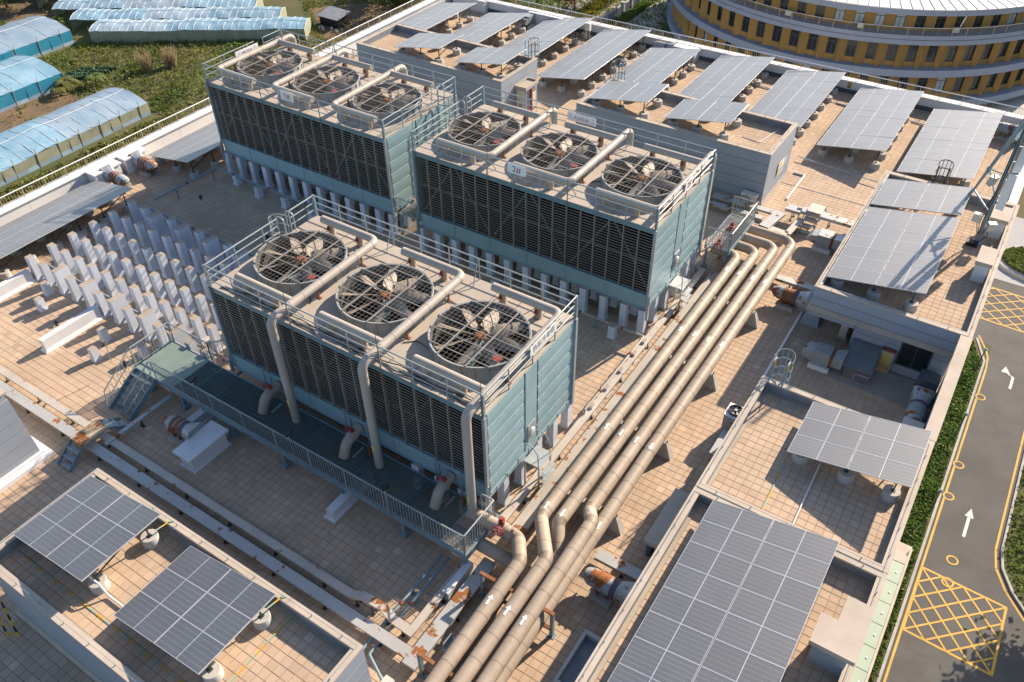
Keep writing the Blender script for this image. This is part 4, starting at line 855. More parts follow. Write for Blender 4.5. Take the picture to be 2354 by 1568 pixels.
t = small_pipe('grey pipe threading between the first two rows of foundation piers', [(-26.4,.72,.40),(-12.6,.66,.40),(-12.6,.1,.40)], .07, 'upstand', cl=2.3); stands(t, [(-25.5,.72,.4),(-22.4,.71,.4),(-19.4,.7,.4),(-16.4,.68,.4)], .06)
t = small_pipe('grey pipe with red couplings in front of the 2# tower piers', [(-12,11.1,.55),(.32,11.1,.55),(.32,6.0,.55),(.32,6.0,.2)], .05, 'pipegrey', cl=2.0); stands(t, [(-10,11.1,.52),(-6,11.1,.52),(-2,11.1,.52)], .04)
for y in (6.5,7.7,8.9,10.1,11.0): pier(PSM, .33, y, 'small white stub under the grey pipe between the two tower rows', 'stubs under the grey pipe').scale = (.9,.9,.74)
t = small_pipe('pair of blue grey pipes on the shaded deck, outer one', [(-.55,-1.9,.2),(-.55,-6.2,.2),(3.2,-8.2,.2)], .05, cl=2.4); stands(t, [(-.55,-3.5,.2)], .04)
t = small_pipe('pair of blue grey pipes on the shaded deck, inner one', [(-.28,-1.9,.2),(-.28,-5.9,.2),(1.2,-6.6,.2)], .05, cl=2.2); stands(t, [(-.28,-3.7,.2)], .04)
small_pipe('white square conduit along the foot of the overhanging penthouse', [(5.28,18.6,.16),(5.36,9.0,.16)], .055, 'pvc', .05)
for k, (u, v) in enumerate(((378,452),(511,503),(165,752),(318,800),(1010,1150))):
    p_ = W(u*1.0, v*1.0, .1); 
for (x, y, lb) in ((-25.1,9.1,'small dark flood lamp on the open shaded deck near the pipe stands'),(-19.2,8.3,'small dark flood lamp on the open shaded deck near the ladder cage'),(-22.2,-1.55,'small dark flood lamp beside the low wall'),(-17.4,-1.6,'small dark flood lamp next to the landing')):
    t = thing('deck_lamp', lb, 'lamp', (x,y,0)); m_ = MB(); m_.box(x-.07,y-.05,0,x+.07,y+.05,.02); m_.box(x-.09,y-.01,.02,x-.07,y+.01,.16); m_.box(x+.07,y-.01,.02,x+.09,y+.01,.16); part('bracket', m_, 'darksteel', t)
    m_ = MB(); m_.beam((x-.08,y+.02,.15),(x+.08,y+.02,.15),.06,.14,(.2,.6,.7)); part('lamp_head', m_, 'black', t)
t = thing('flood_lamp', 'black flood lamp on a white stub beside the checker landing', 'lamp', (-17.35,-2.05,.62)); m_ = MB(); m_.cyl((-17.35,-2.05,.62),(-17.3,-2.05,1.5),.018,n=6); part('stem', m_, 'rail', t); m_ = MB(); m_.beam((-17.4,-2.1,1.52),(-17.24,-2.0,1.66),.24,.05); part('lamp_head', m_, 'black', t)
# ------------------------------------------------------------------ solar arrays
PWD, PLN, GAPX, PIT = 1.845, .877, .02, .884
def panel_solar():
    m_ = MB(); f = .013; h = .035
    m_.box(0,0,-h,PWD,f,.004); m_.box(0,PLN-f,-h,PWD,PLN,.004); m_.box(0,f,-h,f,PLN-f,.004); m_.box(PWD-f,f,-h,PWD,PLN-f,.004); m_.box(PWD/2-.011,f,-.005,PWD/2+.011,PLN-f,.001)
    m_.cur = 1; m_.quad((f,f,0),(PWD/2-.011,f,0),(PWD/2-.011,PLN-f,0),(f,PLN-f,0)); m_.quad((PWD/2+.011,f,0),(PWD-f,f,0),(PWD-f,PLN-f,0),(PWD/2+.011,PLN-f,0))
    m_.cur = 2; m_.quad((f,f,-.012),(f,PLN-f,-.012),(PWD-f,PLN-f,-.012),(PWD-f,f,-.012)); return m_.mesh('solar_panel',['alu','solar','offwhite'])
SP = panel_solar()
_m = MB(); _m.lathe([(0,0),(.27,0),(.262,.05),(.255,.30),(.24,.32),(0,.325)],(0,0,0),20); BASE = _m.mesh('ballast_base','concrete',smooth=40)
TILT = rad(10.0)
def array(label, xl, yn, n, fl, low=.55, conduit=None):
    t = thing('solar_array', label, 'solar array', (xl, yn, fl)); ct, st_ = math.cos(TILT), math.sin(TILT); zl = low
    for c in range(2):
        u = c*(PWD+GAPX)
        for r_ in range(n): ob('solar_panel', SP, t, (u*ct, r_*PIT, zl+u*st_+RNG.uniform(-.003,.003)), (RNG.uniform(-.002,.002),-TILT+RNG.uniform(-.002,.002),0))
    L = n*PIT
    for u in (.45,1.45,2.25,3.25):
        m_ = MB(); m_.beam((xl+u*ct, yn+.02, fl+zl+u*st_-.065),(xl+u*ct, yn+L-.03, fl+zl+u*st_-.065),.05,.05); part('purlin', m_, 'galv', t)
    k = max(2, int(round(L/1.33))); 
    for i in range(k):
        y = .42+(L-.84)*i/(k-1); m_ = MB()
        m_.beam((xl+.1*ct, yn+y, fl+zl+.1*st_-.125),(xl+3.6*ct, yn+y, fl+zl+3.6*st_-.125),.05,.07); part('rafter', m_, 'darksteel', t)
        for u in (.38,1.85,3.32):
            h = zl+u*st_-.16
            b = ob('ballast_base', BASE, t, (u*ct+RNG.uniform(-.04,.04), y, 0), (0,0,RNG.uniform(0,6)), (1,1,min(1,(h-.02)/.325) if h < .34 else 1))
            if h > .36: m_ = MB(); m_.beam((xl+u*ct,yn+y,fl+.32),(xl+u*ct,yn+y,fl+h),.045,.045); m_.box(xl+u*ct-.07,yn+y-.07,fl+.32,xl+u*ct+.07,yn+y+.07,fl+.335); part('post', m_, 'darksteel', t)
    for i in range(0, k-1, 2):
        y0 = .42+(L-.84)*i/(k-1); y1 = .42+(L-.84)*(i+1)/(k-1); m_ = MB(); m_.beam((xl+3.32*ct,yn+y0,fl+.5),(xl+3.32*ct,yn+y1,fl+zl+.40),.035,.035); part('brace', m_, 'darksteel', t)
    return t
array('solar array in the roof corner by the field, first behind the long penthouse', -31.05, 30.45, 9, 0, .7)
array('solar array second behind the long penthouse, short of the back parapet', -26.45, 30.7, 9, 0, .7)
array('solar array with a white inverter box under its end, behind the ladder cage', -21.95, 30.5, 11, 0, .7)
array('long solar array in the open gap between the two grey penthouses', -17.3, 30.6, 11, 0, .7)
array('solar array behind the start of the poster penthouse', -12.95, 30.1, 10, 0, .7)
array('solar array behind the middle of the poster penthouse', -8.25, 31.4, 10, 0, .7)
array('solar array behind the end of the poster penthouse, below the yellow warning sign', -3.6, 31.45, 10, 0, .7)
array('solar array casting a big pointed shadow on the open tiles', 1.22, 31.15, 10, 0, .7)
array('solar array behind the antenna mast penthouse, seen through the ladder cage', 5.78, 30.5, 10, 0, .7)
array('small six panel array on the long penthouse, at the end away from the door', -24.3, 24.95, 3, 2.6)
array('small six panel array on the long penthouse, near the door canopy', -19.7, 25.0, 3, 2.6)
array('small six panel array on the poster penthouse, at the end away from the poster', -10.3, 24.95, 3, 2.6)
array('small six panel array on the poster penthouse, toward the poster', -5.65, 25.0, 3, 2.6)
array('small grey six panel array beside the antenna mast', 6.02, 22.1, 3, 2.6)
array('fourteen panel array crossed by the antenna mast shadow', 6.02, 15.62, 7, 2.6)
array('six panel array hanging over the shaded yard with a white conduit beneath', 7.82, 5.7, 3, 2.6)
array('large pale array beside the L shaped concrete lid', 6.6, -4.45, 8, 2.6)
array('solar array between the white vent housings and the 1# tower', -30.5, 10.1, 6, 0, .6)
array('long half shaded solar array against the white parapet next to the piers', -30.75, -3.9, 12, 0, .6)
array('small dark blue array of six panels at the outer corner of the yellow strapped roof', -10.28, -9.75, 3, 2.6)
array('small dark blue array of six panels nearer the pipes on the yellow strapped roof', -5.52, -9.8, 3, 2.6)

# ------------------------------------------------------------------ duct fans, ducts and outdoor units (local coordinates, then placed)
def local(name, label, cat, loc, rotz=0, group=None):
    t = thing(name, label, cat, loc, group, rotz); ORG[t] = (0,0,0); return t
def duct_fan(label, loc, yaw, conem='galvduct', z=.58):
    t = local('duct_fan', label, 'fan', loc, yaw)
    m_ = MB(); m_.sweep([(-.85,0,z-.12),(-.80,0,z-.05),(-.68,0,z),(-.50,0,z)], [.20,.29,.30,.30], 22); m_.cyl((-.86,0,z-.13),(-.855,0,z-.13),.19,n=20); part('inlet_hood', m_, 'fanbody', t, 50)
    m_ = MB(); m_.cyl((-.49,0,z),(-.02,0,z),.315,n=26); b = part('casing', m_, 'rust' if 'rust' in label else 'fanbody', t, 40)
    m_ = MB()
    for x in (-.49,-.26,-.03): m_.cyl((x-.015,0,z),(x+.015,0,z),.345,n=26)
    part('flange', m_, 'fanbody', b, 40)
    m_ = MB(); m_.cyl((-.015,0,z),(.16,0,z),.325,n=22); part('collar', m_, 'canvas', t, 40)
    m_ = MB(); n = 20; a = [(.165,.31*math.cos(2*math.pi*k/n),z+.31*math.sin(2*math.pi*k/n)) for k in range(n)]; q = []
    for k in range(n):
        c, s_ = math.cos(2*math.pi*k/n), math.sin(2*math.pi*k/n); d = max(abs(c),abs(s_)); q.append((.72,.42*c/d,z+.05+.42*s_/d))
    m_.add(a+q, [(k,(k+1)%n,n+(k+1)%n,n+k) for k in range(n)]+[tuple(range(n,2*n))]); part('transition', m_, conem, t)
    for x in (-.40,-.10):
        m_ = MB(); m_.box(x-.03,-.28,.2,x+.03,.28,z-.22); part('leg', m_, 'rust', t)
    m_ = MB(); m_.box(-.62,-.42,0,.12,-.2,.2); m_.box(-.62,.2,0,.12,.42,.2); part('footing', m_, 'concrete', t)
duct_fan('striped rusty duct fan joined to the vent housing at the long array tip', (-30.0,7.55,0), math.pi)
duct_fan('striped rusty duct fan joined to the vent housing by the shorter array', (-30.0,9.45,0), math.pi)
duct_fan('round rusty duct fan feeding a white box in the shade of the walkway', (-11.85,-2.95,0), .06)
duct_fan('round grey duct fan by the large pale array, opening into the penthouse wall', (4.85,-.2,0), 0)
duct_fan('round grey duct fan with rust spots below the overhang, beside the pipe bends', (4.75,17.05,0), 0)
duct_fan('grey duct fan in the far corner near the antenna penthouse', (10.1,39.1,0), 0)
duct_fan('grey duct fan at the back parapet beside the white housing', (-12.2,39.75,0), 0)
duct_fan('grey duct fan in the shaded yard against the perimeter wall', (10.95,12.9,0), rad(90))
t = local('duct_box', 'white concrete duct box beside the round rusty duct fan', 'duct', (-10.7,-3.1,0)); m_ = MB(); m_.box(-.34,-.8,0,.34,.8,.68); part('body', m_, 'white', t); m_ = MB(); m_.box(-.46,-.92,.68,.46,.92,.78); part('lid', m_, 'white', t); m_ = MB(); m_.box(-.42,-.88,0,.42,.88,.06); part('plinth', m_, 'white', t)
t = local('duct_box', 'pale square duct cover in the yard corner by the perimeter wall', 'duct', (11.0,11.6,0)); m_ = MB(); m_.box(-.3,-.32,0,.3,.32,.75); part('body', m_, 'galvduct', t); m_ = MB(); m_.box(-.36,-.38,.75,.36,.38,.8); part('lid', m_, 'offwhite', t)
def hood_fan(label, loc, yaw, sc=1):
    t = local('box_fan', label, 'fan', loc, yaw)
    m_ = MB(); m_.box(-.32,-.34,.22,.32,.34,.88); part('casing', m_, 'galvduct', t)
    m_ = MB(); prof = [(-.325,.80),(-.62,.76),(-.80,.56),(-.80,.44),(-.325,.30)]; n = len(prof); m_.add([(x,-.33,z) for x,z in prof]+[(x,.33,z) for x,z in prof], [tuple(range(n)),tuple(range(2*n-1,n-1,-1))]+[(i,n+i,n+(i+1)%n,(i+1)%n) for i in range(n)]); part('intake_hood', m_, 'galvduct', t)
    m_ = MB(); m_.box(.325,-.3,.3,.42,.3,.84); part('collar', m_, 'redrust', t)
    m_ = MB(); m_.add([(.425,-.28,.3),(.425,.28,.3),(.425,.28,.82),(.425,-.28,.82),(.85,-.4,.45),(.85,.4,.45),(.85,.4,.95),(.85,-.4,.95)],[(0,1,2,3),(7,6,5,4),(0,4,5,1),(1,5,6,2),(2,6,7,3),(3,7,4,0)]); part('transition', m_, 'galvduct', t)
    m_ = MB(); m_.box(-.42,-.42,0,.42,-.24,.2); m_.box(-.42,.24,0,.42,.42,.2); part('footing', m_, 'white', t)
hood_fan('hooded box fan on white footings beside the overhanging penthouse', (4.5,22.3,0), 0)
hood_fan('hooded box fan in the shaded yard feeding the dark duct box', (7.0,14.0,0), 0)
hood_fan('hooded box fan at the back parapet between two arrays', (-23.4,39.3,0), math.pi/2)
t = local('duct_box', 'dark blue grey duct box with sloped top in the shaded yard', 'duct', (8.45,14.2,0))
m_ = MB(); m_.box(-.5,-.45,.06,.5,.6,.62); part('body', m_, 'ductdark', t); m_ = MB(); m_.add([(-.62,-.5,.62),(.52,-.5,.62),(.52,.85,.8),(-.62,.85,.8),(-.62,-.5,.72),(.52,-.5,.72),(.52,.85,1.1),(-.62,.85,1.1)],[(0,3,2,1),(4,5,6,7),(0,1,5,4),(1,2,6,5),(2,3,7,6),(3,0,4,7)]); part('hood', m_, 'ductdark', t)
m_ = MB(); m_.box(-.62,-.52,0,.62,.62,.058); part('plinth', m_, 'screed', t); m_ = MB(); m_.pipe([(-.05,-.62,.25),(-.05,-.55,.5),(.5,-.55,.5),(.55,.3,.6)],.035,.08,8,4); part('drain', m_, mat('mauve_pipe',(.36,.22,.34),rough=.5), t, 40)
m_ = MB(); m_.box(7.35,13.35,-.005,11.2,15.0,.035); m_.box(7.35,13.3,-.005,10.8,13.42,.07); solo('yard_slab', m_, 'screed', 'cement slab with raised lip in the shaded yard', 'slab', (9.3,14.2,0))
t = local('duct_box', 'dark stepped duct box in the corner of the shaded yard', 'duct', (10.95,14.35,.035)); m_ = MB(); m_.box(-.4,-.42,0,.4,.5,.5); part('body', m_, 'ductdark', t); m_ = MB(); m_.box(-.38,-.1,.502,.38,.55,.85); part('hood', m_, 'ductdark', t)
# fire cabinet in the yard
def cabinet(label, loc, yaw, w, h, d, m, txt=None):
    t = local('fire_cabinet', label, 'cabinet', loc, yaw); m_ = MB(); m_.box(-w/2,0,0,w/2,d,h); part('case', m_, 'galv', t); m_ = MB(); m_.box(-w/2-.01,-.01,h+.002,w/2+.01,d+.01,h+.05); part('lid', m_, 'redrust', t)
    for z0, z1 in ((.05,h*.42),(h*.45,h-.06)): m_ = MB(); m_.box(-w/2+.05,-.012,z0,w/2-.05,-.002,z1); dr = part('door', m_, m, t)
    if txt:
        me = text_mesh(txt, .14, 'signred'); ob('lettering', me, t, (0,-.018,h*.27), (rad(90),0,0))
cabinet('tall yellow fire extinguisher cabinet beside the dark yard window', (9.22,14.86,.035), 0, .52, 1.1, .2, 'yellowcab', '灭火器')
cabinet('cream fire cabinet with red writing on the side of the door porch', (-15.085,26.95,.1), rad(90), .45, 1.55, .08, 'cream', '消火栓')
def outdoor_unit(label, loc, yaw):
    t = local('outdoor_unit', label, 'outdoor unit', loc, yaw); m_ = MB(); m_.box(-.42,-.17,.18,.42,.17,.82); part('case', m_, 'offwhite', t)
    m_ = MB(); m_.lathe([(.0,-.02),(.215,-.02),(.215,.0),(.235,.0),(.235,.02),(.22,.02)],(0,0,0),26); ob('fan_recess', m_.mesh('fan_recess','black',smooth=30), t, (-.15,-.175,.50), (rad(90),0,0))
    m_ = MB()
    for k in range(5): r = .04+.042*k; [m_.beam((-.15+r*math.cos(a*.5236),-.20,.5+r*math.sin(a*.5236)),(-.15+r*math.cos((a+1)*.5236),-.20,.5+r*math.sin((a+1)*.5236)),.006,.006) for a in range(12)]
    for a in range(6): m_.beam((-.15,-.2,.5),(-.15+.21*math.cos(a*1.047),-.2,.5+.21*math.sin(a*1.047)),.008,.008)
    part('fan_guard', m_, 'rail', t)
    m_ = MB()
    for k in range(9): m_.box(.421,-.14+k*.032,.25,.426,-.125+k*.032,.76)
    part('side_grille', m_, 'winframe', t)
    for x in (-.32,.32): m_ = MB(); m_.box(x-.08,-.26,0,x+.08,.26,.14); m_.box(x-.04,-.22,.14,x+.04,.22,.18); part('footing', m_, 'white', t)
    m_ = MB(); m_.pipe([(.40,.1,.42),(.50,.1,.40),(.50,.22,.1)],.02,.04,6,3); part('refrigerant_pipe', m_, 'pvc', t)
outdoor_unit('cream outdoor air conditioner at the foot of the poster penthouse', (.02,23.98,0), 0)
outdoor_unit('cream outdoor air conditioner beside the yellow strapped penthouse corner', (.98,-6.72,0), rad(90))
t = local('condenser_unit', 'white top discharge condenser with black fan beside the white conduit', 'condenser', (5.33,8.5,0))
m_ = MB(); m_.box(-.32,-.33,.15,.32,.33,1.06); part('case', m_, 'galvduct', t); m_ = MB(); m_.box(-.34,-.35,1.062,.34,.35,1.12); part('top', m_, 'whitepaint', t); m_ = MB(); m_.lathe([(.28,0),(.28,.08),(.25,.08),(.25,.02),(0,.02)],(0,0,1.121),24); f_ = part('fan_ring', m_, 'black', t, 40)
m_ = MB()
for k in range(7): a = k*.8976; m_.add([(.05*math.cos(a),.05*math.sin(a),1.17),(.23*math.cos(a-.25),.23*math.sin(a-.25),1.19),(.23*math.cos(a+.3),.23*math.sin(a+.3),1.15)],[(0,1,2)])
part('fan_blades', m_, 'winframe', f_); m_ = MB(); m_.cyl((0,0,1.15),(0,0,1.21),.06,n=12); part('hub', m_, 'galv', f_, 40)
for x in (-.24,.24): m_ = MB(); m_.box(x-.05,-.33,0,x+.05,.33,.148); part('footing', m_, 'concrete', t)
t = local('outdoor_unit', 'narrow grey outdoor unit under the overhang at the yard entrance', 'outdoor unit', (7.25,16.4,0)); m_ = MB(); m_.box(-.15,-.4,.18,.15,.4,.8); part('case', m_, 'offwhite', t)
for y in (-.28,.28): m_ = MB(); m_.box(-.2,y-.06,0,.2,y+.06,.178); part('footing', m_, 'concrete', t)
# inverter box under an array end
t = local('inverter_box', 'white inverter box on a stand under the end of a solar array', 'inverter', (-18.2,39.3,0)); m_ = MB(); m_.box(-.2,-.12,.75,.2,.12,1.3); part('case', m_, 'whitepaint', t); m_ = MB(); m_.box(-.18,-.03,0,-.12,.03,.748); m_.box(.12,-.03,0,.18,.03,.748); part('stand', m_, 'galv', t)
# troughs and ledges against the near right penthouse
t = local('concrete_trough', 'rain stained open concrete trough against the large array penthouse', 'trough', (5.4,-3.0,0)); m_ = MB(); m_.box(-.5,-.95,.0,.42,.95,.72); part('body', m_, 'upstand', t); m_ = MB(); m_.box(-.5,-.95,.721,-.4,.95,.92); m_.box(-.4,.82,.721,.42,.95,.92); m_.box(-.4,-.95,.721,.42,-.82,.92); part('rim', m_, 'concrete', t)
t = local('concrete_ledge', 'plain concrete ledge on the penthouse wall above the grey green tray', 'ledge', (5.4,2.9,0)); m_ = MB(); m_.box(-.48,-1.2,.72,.48,1.3,.9); part('slab', m_, 'coping', t); m_ = MB(); m_.box(-.36,-1.1,0,-.2,1.2,.718); part('upstand', m_, 'navy', t)
t = local('white_board', 'white board strip leaning at the penthouse foot below the ledge', 'board', (5.62,.9,0)); m_ = MB(); m_.beam((0,.8,.12),(.12,-.9,.12),.06,.22); part('board', m_, 'pvc', t)
t = local('white_board', 'white board strip at the penthouse foot next to the trough', 'board', (5.68,-1.2,0)); m_ = MB(); m_.beam((0,.55,.12),(.0,-.8,.12),.06,.22); part('board', m_, 'pvc', t)
t = local('duct_box', 'pale blue duct box under the condenser beside the penthouse wall', 'duct', (5.45,7.3,0)); m_ = MB(); m_.box(-.22,-.75,0,.3,.5,.62); part('body', m_, 'galvduct', t); m_ = MB(); m_.box(-.26,-.8,.622,.34,.55,.68); part('lid', m_, 'tray', t)
# L shaped lid and chimney blocks
t = thing('vent_shaft', 'L shaped cream concrete slab on a grey shaft beside the large pale array', 'lid', (11.1,.3,2.6)); m_ = MB(); m_.prism([(10.95,1.2),(11.66,1.2),(11.66,-.62),(10.5,-.62),(10.5,.34),(10.95,.34)],3.45,3.62); part('slab', m_, 'coping', t); m_ = MB(); m_.prism([(11.05,1.1),(11.5,1.1),(11.5,-.52),(10.62,-.52),(10.62,.25),(11.05,.25)],2.6,3.449); part('shaft', m_, 'wall', t)
for (x0,y0,x1,y1,lb) in ((10.85,19.2,11.5,20.5,'cream capped vent block beside the mast foot'),(10.75,22.95,11.5,24.2,'cream capped vent block behind the mast')):
    t = thing('vent_block', lb, 'vent', ((x0+x1)/2,(y0+y1)/2,2.6)); m_ = MB(); m_.box(x0+.07,y0+.07,2.58,x1-.07,y1-.07,3.42); part('shaft', m_, 'white', t); m_ = MB(); m_.box(x0,y0,3.42,x1,y1,3.6); part('cap', m_, 'coping', t)
t = local('equipment_box', 'long white equipment box behind the antenna mast', 'cabinet', (11.0,26.9,0)); m_ = MB(); m_.box(-.25,-1.0,.4,.22,1.0,1.05); part('case', m_, 'whitepaint', t); m_ = MB(); m_.box(-.2,-.9,0,.18,.9,.398); part('stand', m_, 'white', t)

# ------------------------------------------------------------------ antenna mast
t = thing('antenna_mast', 'braced steel mast with white panel antennas on the penthouse roof corner', 'mast', (10.62,22.2,2.6)); o = Vector((10.62,22.2,2.6))
m_ = MB(); m_.cyl(o,o+Vector((0,0,8.6)),.075,n=12); m_.cyl(o,o+Vector((0,0,.05)),.22,n=14); part('pole', m_, 'galvblue', t, 40)
m_ = MB(); m_.box(o.x-.35,o.y-.35,2.6,o.x+.1,o.y-.05,2.78); part('ballast', m_, 'black', t)
for foot, top in (((9.35,24.0,2.62),(10.58,22.25,8.4)),((9.32,27.1,.85),(10.58,22.3,8.9))):
    m_ = MB(); m_.cyl(foot,top,.05,n=10); s_ = part('strut', m_, 'galvblue', t, 40)
    m_ = MB()
    for f in (.25,.5): q = Vector(foot)+(Vector(top)-Vector(foot))*f; d = (Vector(top)-Vector(foot)).normalized(); m_.cyl(q-d*.05,q+d*.05,.085,n=10)
    part('clamp', m_, 'galvblue', s_, 40)
for z, (fx, fy, fz) in ((4.2,(9.72,23.45,4.4)),(6.0,(10.0,23.1,5.65)),(4.9,(10.0,23.1,5.65))):
    m_ = MB(); m_.cyl((o.x,o.y,z),(fx,fy,fz),.035,n=8); part('cross_tie', m_, 'galv', t, 40)
for k, (dx, dy, z0, h, yw) in enumerate(((.32,.1,6.15,1.5,.3),(.30,-.22,4.55,1.7,-.2),(-.1,.35,7.4,1.3,1.2))):
    m_ = MB(); m_.box(-.15,-.04,0,.15,.05,h); m_.box(-.13,-.055,.04,.13,-.041,h-.04); a_ = ob('panel_antenna', m_.mesh('panel_antenna','whitepaint'), t, (dx,dy,z0-2.6), (rad(4),0,yw)); m_ = MB(); m_.beam((o.x,o.y,z0+h*.3),(o.x+dx,o.y+dy,z0+h*.3),.03,.03); m_.beam((o.x,o.y,z0+h*.75),(o.x+dx,o.y+dy,z0+h*.75),.03,.03); part('antenna_bracket', m_, 'galv', t)
for k, (dx, dy, z0) in enumerate(((-.35,-.1,3.7),(.28,.06,3.35),(-.38,.25,5.3))):
    m_ = MB(); m_.box(-.16,-.1,0,.16,.1,.42); b_ = ob('radio_unit', m_.mesh('radio_unit','galv'), t, (dx,dy,z0-2.6), (rad(10),0,.5*k))
    m_ = MB()
    for i in range(7): m_.box(-.165,-.11+i*.034,.02,.165,-.10+i*.034,.40)
    ob('heat_fins', m_.mesh('heat_fins','offwhite'), b_)
for k in range(5):
    a = k*1.1; pts = [o+Vector((.09*math.cos(a),.09*math.sin(a),.15+.1*k)), o+Vector((.3*math.cos(a),.3*math.sin(a),.5+.2*k)), o+Vector((.1*math.cos(a+.5),.1*math.sin(a+.5),1.3+.4*k)), o+Vector((.08*math.cos(a),.08*math.sin(a),3.5+.5*k))]
    m_ = MB(); m_.pipe(pts,.018,.2,6,5); part('cable', m_, 'black', t, 40)

# ------------------------------------------------------------------ caged ladders
def cage_ladder(label, loc, yaw, z0, ztop, m='galvblue', orange=False, low=2.2, gooseneck=True):
    """local: wall at y=0, ladder stands at y=-.12 .. cage bulges to -y"""
    t = local('caged_ladder', label, 'ladder', loc, yaw)
    for x in (-.24,.24):
        m_ = MB(); m_.pipe([(x,-.14,z0),(x,-.14,ztop+.95),(x,.28,ztop+.95),(x,.28,ztop-.02)] if gooseneck else [(x,-.14,z0),(x,-.14,ztop+1.0)],.025,.15,8,4); part('stile', m_, m, t, 40)
        if orange: m_ = MB(); m_.cyl((x,-.14,ztop+.45),(x,-.14,ztop+.85),.034,n=8); part('grip', m_, 'strapy', t, 40)
    z = z0+.25
    while z < ztop: m_ = MB(); m_.cyl((-.24,-.14,z),(.24,-.14,z),.014,n=6); part('rung', m_, m, t); z += .3
    zs = np.arange(low, ztop+.95, .42)
    for z in zs:
        m_ = MB(); pts = [(.34*math.cos(a),-.14-.62*math.sin(a)**.8 if math.sin(a) > 0 else -.14,z) for a in np.linspace(0,math.pi,13)]
        for a, b in zip(pts, pts[1:]): m_.beam(a,b,.012,.05)
        part('hoop', m_, m, t)
    for a in (.5,1.05,1.57,2.09,2.64):
        m_ = MB(); x = .34*math.cos(a); y = -.14-.62*math.sin(a)**.8; m_.beam((x,y,zs[0]),(x,y,zs[-1]),.03,.012,(x,y+.14,0)); part('cage_bar', m_, m, t)
cage_ladder('caged ladder on the back of the long penthouse above the door porch', (-16.3,28.5,0), math.pi, .1, 3.0, orange=True)
cage_ladder('caged ladder behind the start of the poster penthouse', (-10.3,28.4,0), math.pi, .1, 3.0)
cage_ladder('dark caged ladder rising behind the antenna penthouse in front of an array', (8.2,25.85,0), math.pi, .1, 3.0, 'darksteel', True)
cage_ladder('caged ladder with orange grips at the yard corner of the conduit roof', (6.4,8.85,0), math.pi, .1, 3.0, 'galvblue', True)
cage_ladder('grey caged ladder at the railing gap of the near tower, above the pier field', (-12.0,3.87,0), rad(-90), .1, ZD, 'galv')
cage_ladder('grey caged ladder at the railing gap of the 2# tower', (-12.03,15.71,0), rad(-90), 1.4, ZD, 'galv')
cage_ladder('grey caged ladder at the end of the 1# tower', (-13.86,16.2,0), rad(90), 1.4, ZD, 'galv')
for (X, Y, lb) in ((0,0,'small step platform with bent handrails at the end hatch of the near tower'),(-.03,11.84,'small step platform with bent handrails at the end hatch of the 2# tower')):
    t = thing('step_platform', lb, 'steps', (X+.45,Y+2.5,0)); m_ = MB(); m_.box(X+.07,Y+2.1,1.28,X+.72,Y+2.95,1.33); part('platform', m_, 'galv', t)
    for yy in (Y+2.14,Y+2.9):
        m_ = MB(); m_.pipe([(X+.1,yy,2.2),(X+.4,yy,2.2),(X+.62,yy,1.9),(X+.66,yy,1.33)],.02,.12,8,4); part('hand_rail', m_, 'rail', t, 40)
        m_ = MB(); m_.box(X+.08,yy-.03,0,X+.13,yy+.03,1.279); m_.box(X+.65,yy-.03,0,X+.70,yy+.03,1.279); part('leg', m_, 'galv', t)
    for k in range(3): m_ = MB(); m_.box(X+.74,Y+2.2,.3+.33*k,X+.92,Y+2.85,.33+.33*k); m_.box(X+.70,Y+2.2,.3+.33*k,X+.74,Y+2.85,.33+.33*k); part('step', m_, 'galv', t)

# ------------------------------------------------------------------ door porch, signs and straps
t = thing('door_porch', 'grey porch with cream double door and gravel filled canopy on the long penthouse', 'porch', (-15.45,26.6,0))
m_ = MB(); m_.box(-15.78,26.02,0,-15.1,27.3,1.98); part('wall', m_, 'wall', t)
m_ = MB(); m_.box(-15.82,25.9,1.985,-15.0,27.35,2.06); c_ = part('canopy', m_, 'wall', t); m_ = MB()
for bx in ((-15.82,25.9,-15.0,25.98),(-15.82,27.27,-15.0,27.35),(-15.08,25.98,-15.0,27.27),(-15.79,25.98,-15.74,27.27)): m_.box(bx[0],bx[1],2.061,bx[2],bx[3],2.22)
part('canopy_rim', m_, 'coping', c_); m_ = MB(); m_.box(-15.73,25.985,2.062,-15.09,27.26,2.12); part('gravel', m_, 'screed', c_)
for x0, x1 in ((-15.74,-15.45),(-15.44,-15.15)): m_ = MB(); m_.box(x0,25.99,.06,x1,26.018,1.93); d_ = part('door', m_, 'cream', t); m_ = MB(); m_.box(x1-.06 if x0 < -15.6 else x0+.03,25.965,.9,x1-.03 if x0 < -15.6 else x0+.06,25.988,1.05); part('handle', m_, 'darksteel', d_)
m_ = MB(); m_.cyl((-15.04,26.55,.0),(-15.04,26.55,1.98),.06,n=12); part('red_pipe', m_, 'red', t, 40); m_ = MB(); m_.lathe([(.09,0),(.12,.03),(.12,.2),(.09,.25),(0,.25)],(-14.98,26.45,.4),12); part('hose_coil', m_, 'red', t, 40)
def sign(label, loc, yaw, w, h, txt, size, ink, back=False, tilt=0):
    t = local('sign', label, 'sign', loc, yaw); m_ = MB(); r = .03
    pts = [(-w/2+r,-h/2),(w/2-r,-h/2),(w/2,-h/2+r),(w/2,h/2-r),(w/2-r,h/2),(-w/2+r,h/2),(-w/2,h/2-r),(-w/2,-h/2+r)]; n = 8
    m_.add([(x,-.006,z) for x,z in pts]+[(x,.006,z) for x,z in pts],[tuple(range(n)),tuple(range(2*n-1,n-1,-1))]+[(i,n+i,n+(i+1)%n,(i+1)%n) for i in range(n)]); part('board', m_, 'whitepaint', t)
    if txt: ob('lettering', text_mesh(txt, size, ink), t, (0,-.0095,-.01), (rad(90),0,0))
    return t
